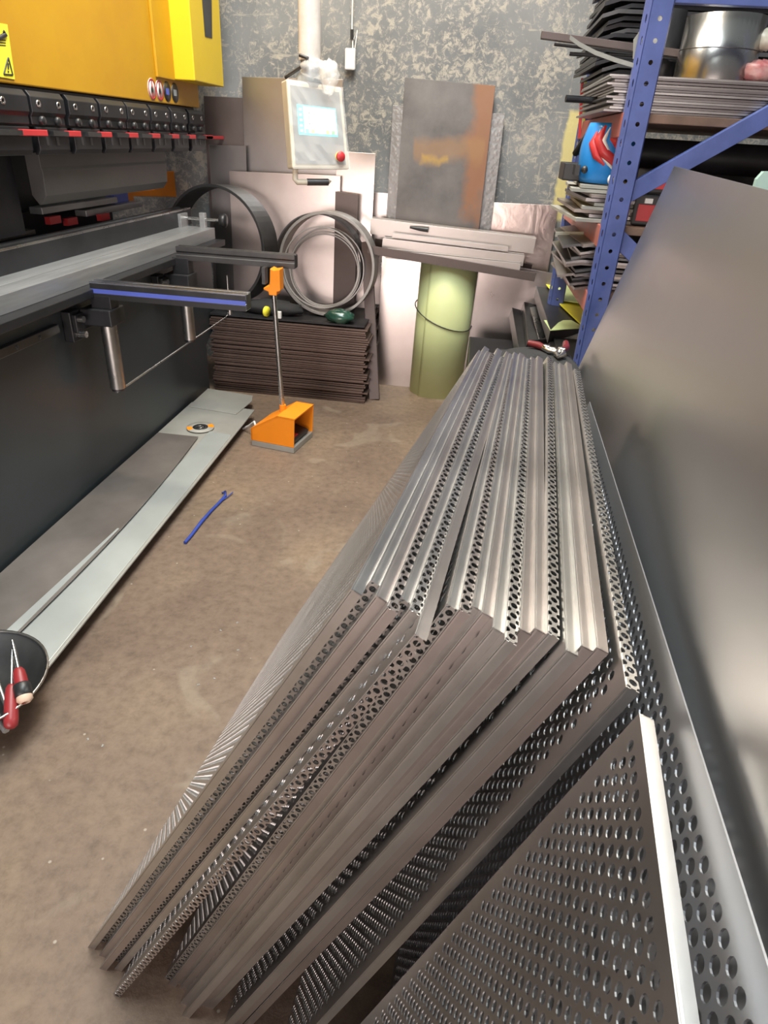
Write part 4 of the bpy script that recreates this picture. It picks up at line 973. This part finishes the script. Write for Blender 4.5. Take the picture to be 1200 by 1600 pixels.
# ================================================================= pile of profiles in front of the rack
solo('steel_crate', MB().box(.06,.40,2.62,3.35,0,.40), M['blacksteel'], 'dark steel crate on the floor at the foot of the rack under the profiles', 'crate', bev=.004)
def profile(pl, pr, pl2, z, y0, mat, label, h=.02):
    pass
def quadplate(px, zs_, t, mat, label, name='steel_profile', cat='metal profile'):
    pts = [atz(x,y,z) for (x,y),z in zip(px,zs_)]
    n_ = (pts[1]-pts[0]).cross(pts[3]-pts[0]).normalized()
    if n_.z < 0: n_ = -n_
    return solo(name, MB().prism([p-n_*t for p in pts], n_*t), mat, label, cat, bev=.002)
zq = .52
quadplate([(800,480),(822,468),(850,535),(812,552)],[.50,.50,.44,.44],.05,M['darksteel'],'dark bent profile at the left of the pile before the rack')
quadplate([(818,465),(838,455),(862,530),(826,532)],[.54,.54,.48,.48],.05,M['darksteel'],'dark grooved profile second from the left in the pile before the rack')
quadplate([(828,480),(838,478),(858,528),(842,530)],[.545,.545,.485,.485],.004,M['steel'],'bright strip lying along the grooved profile','steel_strip','metal strip')
quadplate([(836,442),(884,440),(918,498),(860,516)],[.62,.62,.58,.58],.06,M['darksteel'],'dark film covered plate stack beside the blue upright')
quadplate([(850,500),(893,500),(915,512),(860,516)],[.584,.584,.582,.58],.003,M['limefilm'],'lime green film sheet lying on the dark plate stack','film_sheet','film sheet')
quadplate([(870,470),(890,462),(916,480),(912,510)],[.61,.61,.60,.586],.006,M['label_yellow'],'bright yellow film covered offcut beside the blue upright','film_sheet','film sheet')
quadplate([(866,440),(886,437),(916,474),(870,467)],[.64,.64,.62,.62],.006,M['limefilm'],'greyish green plate lying topmost on the pile before the rack','film_sheet','film sheet')
quadplate([(853,444),(866,442),(868,462),(858,450)],[.63,.63,.615,.625],.004,M['label_yellow'],'small yellow corner piece at the top of the pile before the rack','film_sheet','film sheet')
# tools and cloth beyond the trays
solo('cloth_bundle', MB().ball((.25,2.05,.665),.13,.16,.022,24,12,.06), M['cloth'], 'dark cloth bundle at the far end of the perforated trays', 'cloth')
solo('steel_crate', MB().box(.13,.38,1.9,2.2,0,.66), M['blacksteel'], 'dark steel box under the dark cloth bundle at the far end of the trays', 'crate', bev=.004)
def clamp(p, q, label):
    a, b_ = V(p), V(q); u = (b_-a); Lc = u.length; u.normalize(); s_ = V((-u.y,u.x,0)).normalized()
    t = thing('locking_pliers', label, 'pliers', (a+b_)/2)
    part('handle', MB().tube([a, a+u*Lc*.3+s_*.008, a+u*Lc*.55], [.010,.012,.009], 10), paint('dark_red_grip',(.16,.02,.025),.35), t, 'dark red grip')
    part('jaw', MB().tube([a+u*Lc*.5, a+u*Lc*.8+s_*.012, b_], [.008,.010,.004], 8), M['steel'], t, 'bright jaws')
    part('jaw', MB().tube([a+u*Lc*.5, a+u*Lc*.8-s_*.012, b_], [.008,.009,.004], 8), M['steel'], t, 'bright jaws')
    part('pivot', MB().lathe(a+u*Lc*.6+V((0,0,.006)),(0,0,1),[(.012,0),(.012,.006),(0,.006)],14), M['steel'], t)
zcl = .695
clamp(atz(826,536,zcl), atz(872,551,zcl), 'left dark red handled pliers at the far tray ends')
clamp(atz(884,536,zcl), atz(872,558,zcl), 'right dark red handled pliers pointing down at the far tray ends')
# bundle of bright flat bars behind the pliers
for k in range(5):
    a_ = atz(880,545+k*4,.40-k*.006); 
    solo('flat_bar', MB().box(a_.x-.02,a_.x+.16,a_.y,a_.y+.02,a_.z-.003,a_.z+.003), M['galv'], 'bright flat bar in the small bundle at the foot of the blue upright', 'bar', 'flat bars at the foot of the upright')

# ================================================================= swarf on the floor
random.seed(4)
mb = None
src = None
for k,(x,y) in enumerate(((299,1010),(310,1070),(345,985),(371,973),(372,1016),(335,1060),(137,1155),(160,1165))):
    p = atz(x,y,.0)
    if src is None:
        src = solo('metal_chip', MB().add([(-.006,-.003,0),(.006,-.002,0),(.004,.004,0),(-.004,.004,.001),(0,0,.004)],[(0,1,4),(1,2,4),(2,3,4),(3,0,4),(3,2,1,0)]), M['paper'], '', 'chip', origin=(0,0,0)); o = src
    else: o = dup(src)
    o['label'] = 'tiny pale chip lying on the bare brown floor'; o['group'] = 'pale chips on the floor'
    o.scale = (.7,.7,.7); o.location = (p.x,p.y,.0005); o.rotation_euler = (0,0,random.uniform(0,6))

# ================================================================= light
def area(name, loc, target, sx, sy, power, col):
    l = bpy.data.lights.new(name,'AREA'); l.shape='RECTANGLE'; l.size=sx; l.size_y=sy; l.energy=power; l.color=col
    o = bpy.data.objects.new(name,l); COL.objects.link(o); o.location = loc
    d = (V(target)-V(loc)); o.rotation_euler = d.to_track_quat('-Z','Y').to_euler(); return o
area('ceiling_lamp', (-.3,1.0,3.5), (-.3,1.0,0), 1.0, 2.2, 108, (.89,.99,1.0))
area('ceiling_lamp', (-.5,2.5,3.3), (-.5,2.6,0), 1.6, .6, 88, (1.0,.90,.74))
area('doorway_daylight', (-.9,-3.7,.85), (-.9,3,.85), 3.4, 1.3, 165, (1.0,.86,.80))
wd = bpy.data.worlds.new('workshop_air'); bpy.context.scene.world = wd; wd.use_nodes = True; nt = wd.node_tree
bg = nt.nodes['Background']; tc = N(nt,'ShaderNodeTexCoord'); sp = N(nt,'ShaderNodeSeparateXYZ'); nt.links.new(tc.outputs['Generated'], sp.inputs[0])
mr_ = N(nt,'ShaderNodeMapRange'); mr_.inputs['From Min'].default_value=-.6; mr_.inputs['From Max'].default_value=1; nt.links.new(sp.outputs['Z'], mr_.inputs['Value'])
rp = ramp(nt, [(0,(.18,.105,.09)),(.40,(.33,.26,.24)),(.62,(.38,.38,.385)),(1,(.54,.60,.61))]); nt.links.new(mr_.outputs['Result'], rp.inputs['Fac']); nt.links.new(rp.outputs['Color'], bg.inputs['Color'])
bg.inputs['Strength'].default_value = .6

# ================================================================= camera
cd = bpy.data.cameras.new('camera'); cd.sensor_fit = 'VERTICAL'; cd.sensor_height = 36; cd.sensor_width = 27; cd.lens = 36*F/1600; cd.clip_start = .02
co = bpy.data.objects.new('camera', cd); COL.objects.link(co)
right = V((RX.x,RY.x,RZ.x)); dwn = V((RX.y,RY.y,RZ.y)); fwd = V((RX.z,RY.z,RZ.z))
mw = Matrix.Identity(4)
for i in range(3): mw[i][0]=right[i]; mw[i][1]=-dwn[i]; mw[i][2]=-fwd[i]; mw[i][3]=CAM[i]
co.matrix_world = mw
sc = bpy.context.scene; sc.camera = co
sc.view_settings.view_transform = 'Standard'; sc.view_settings.look = 'None'; sc.view_settings.gamma = 1; sc.view_settings.use_curve_mapping = False
sc.view_settings.exposure = 0.25
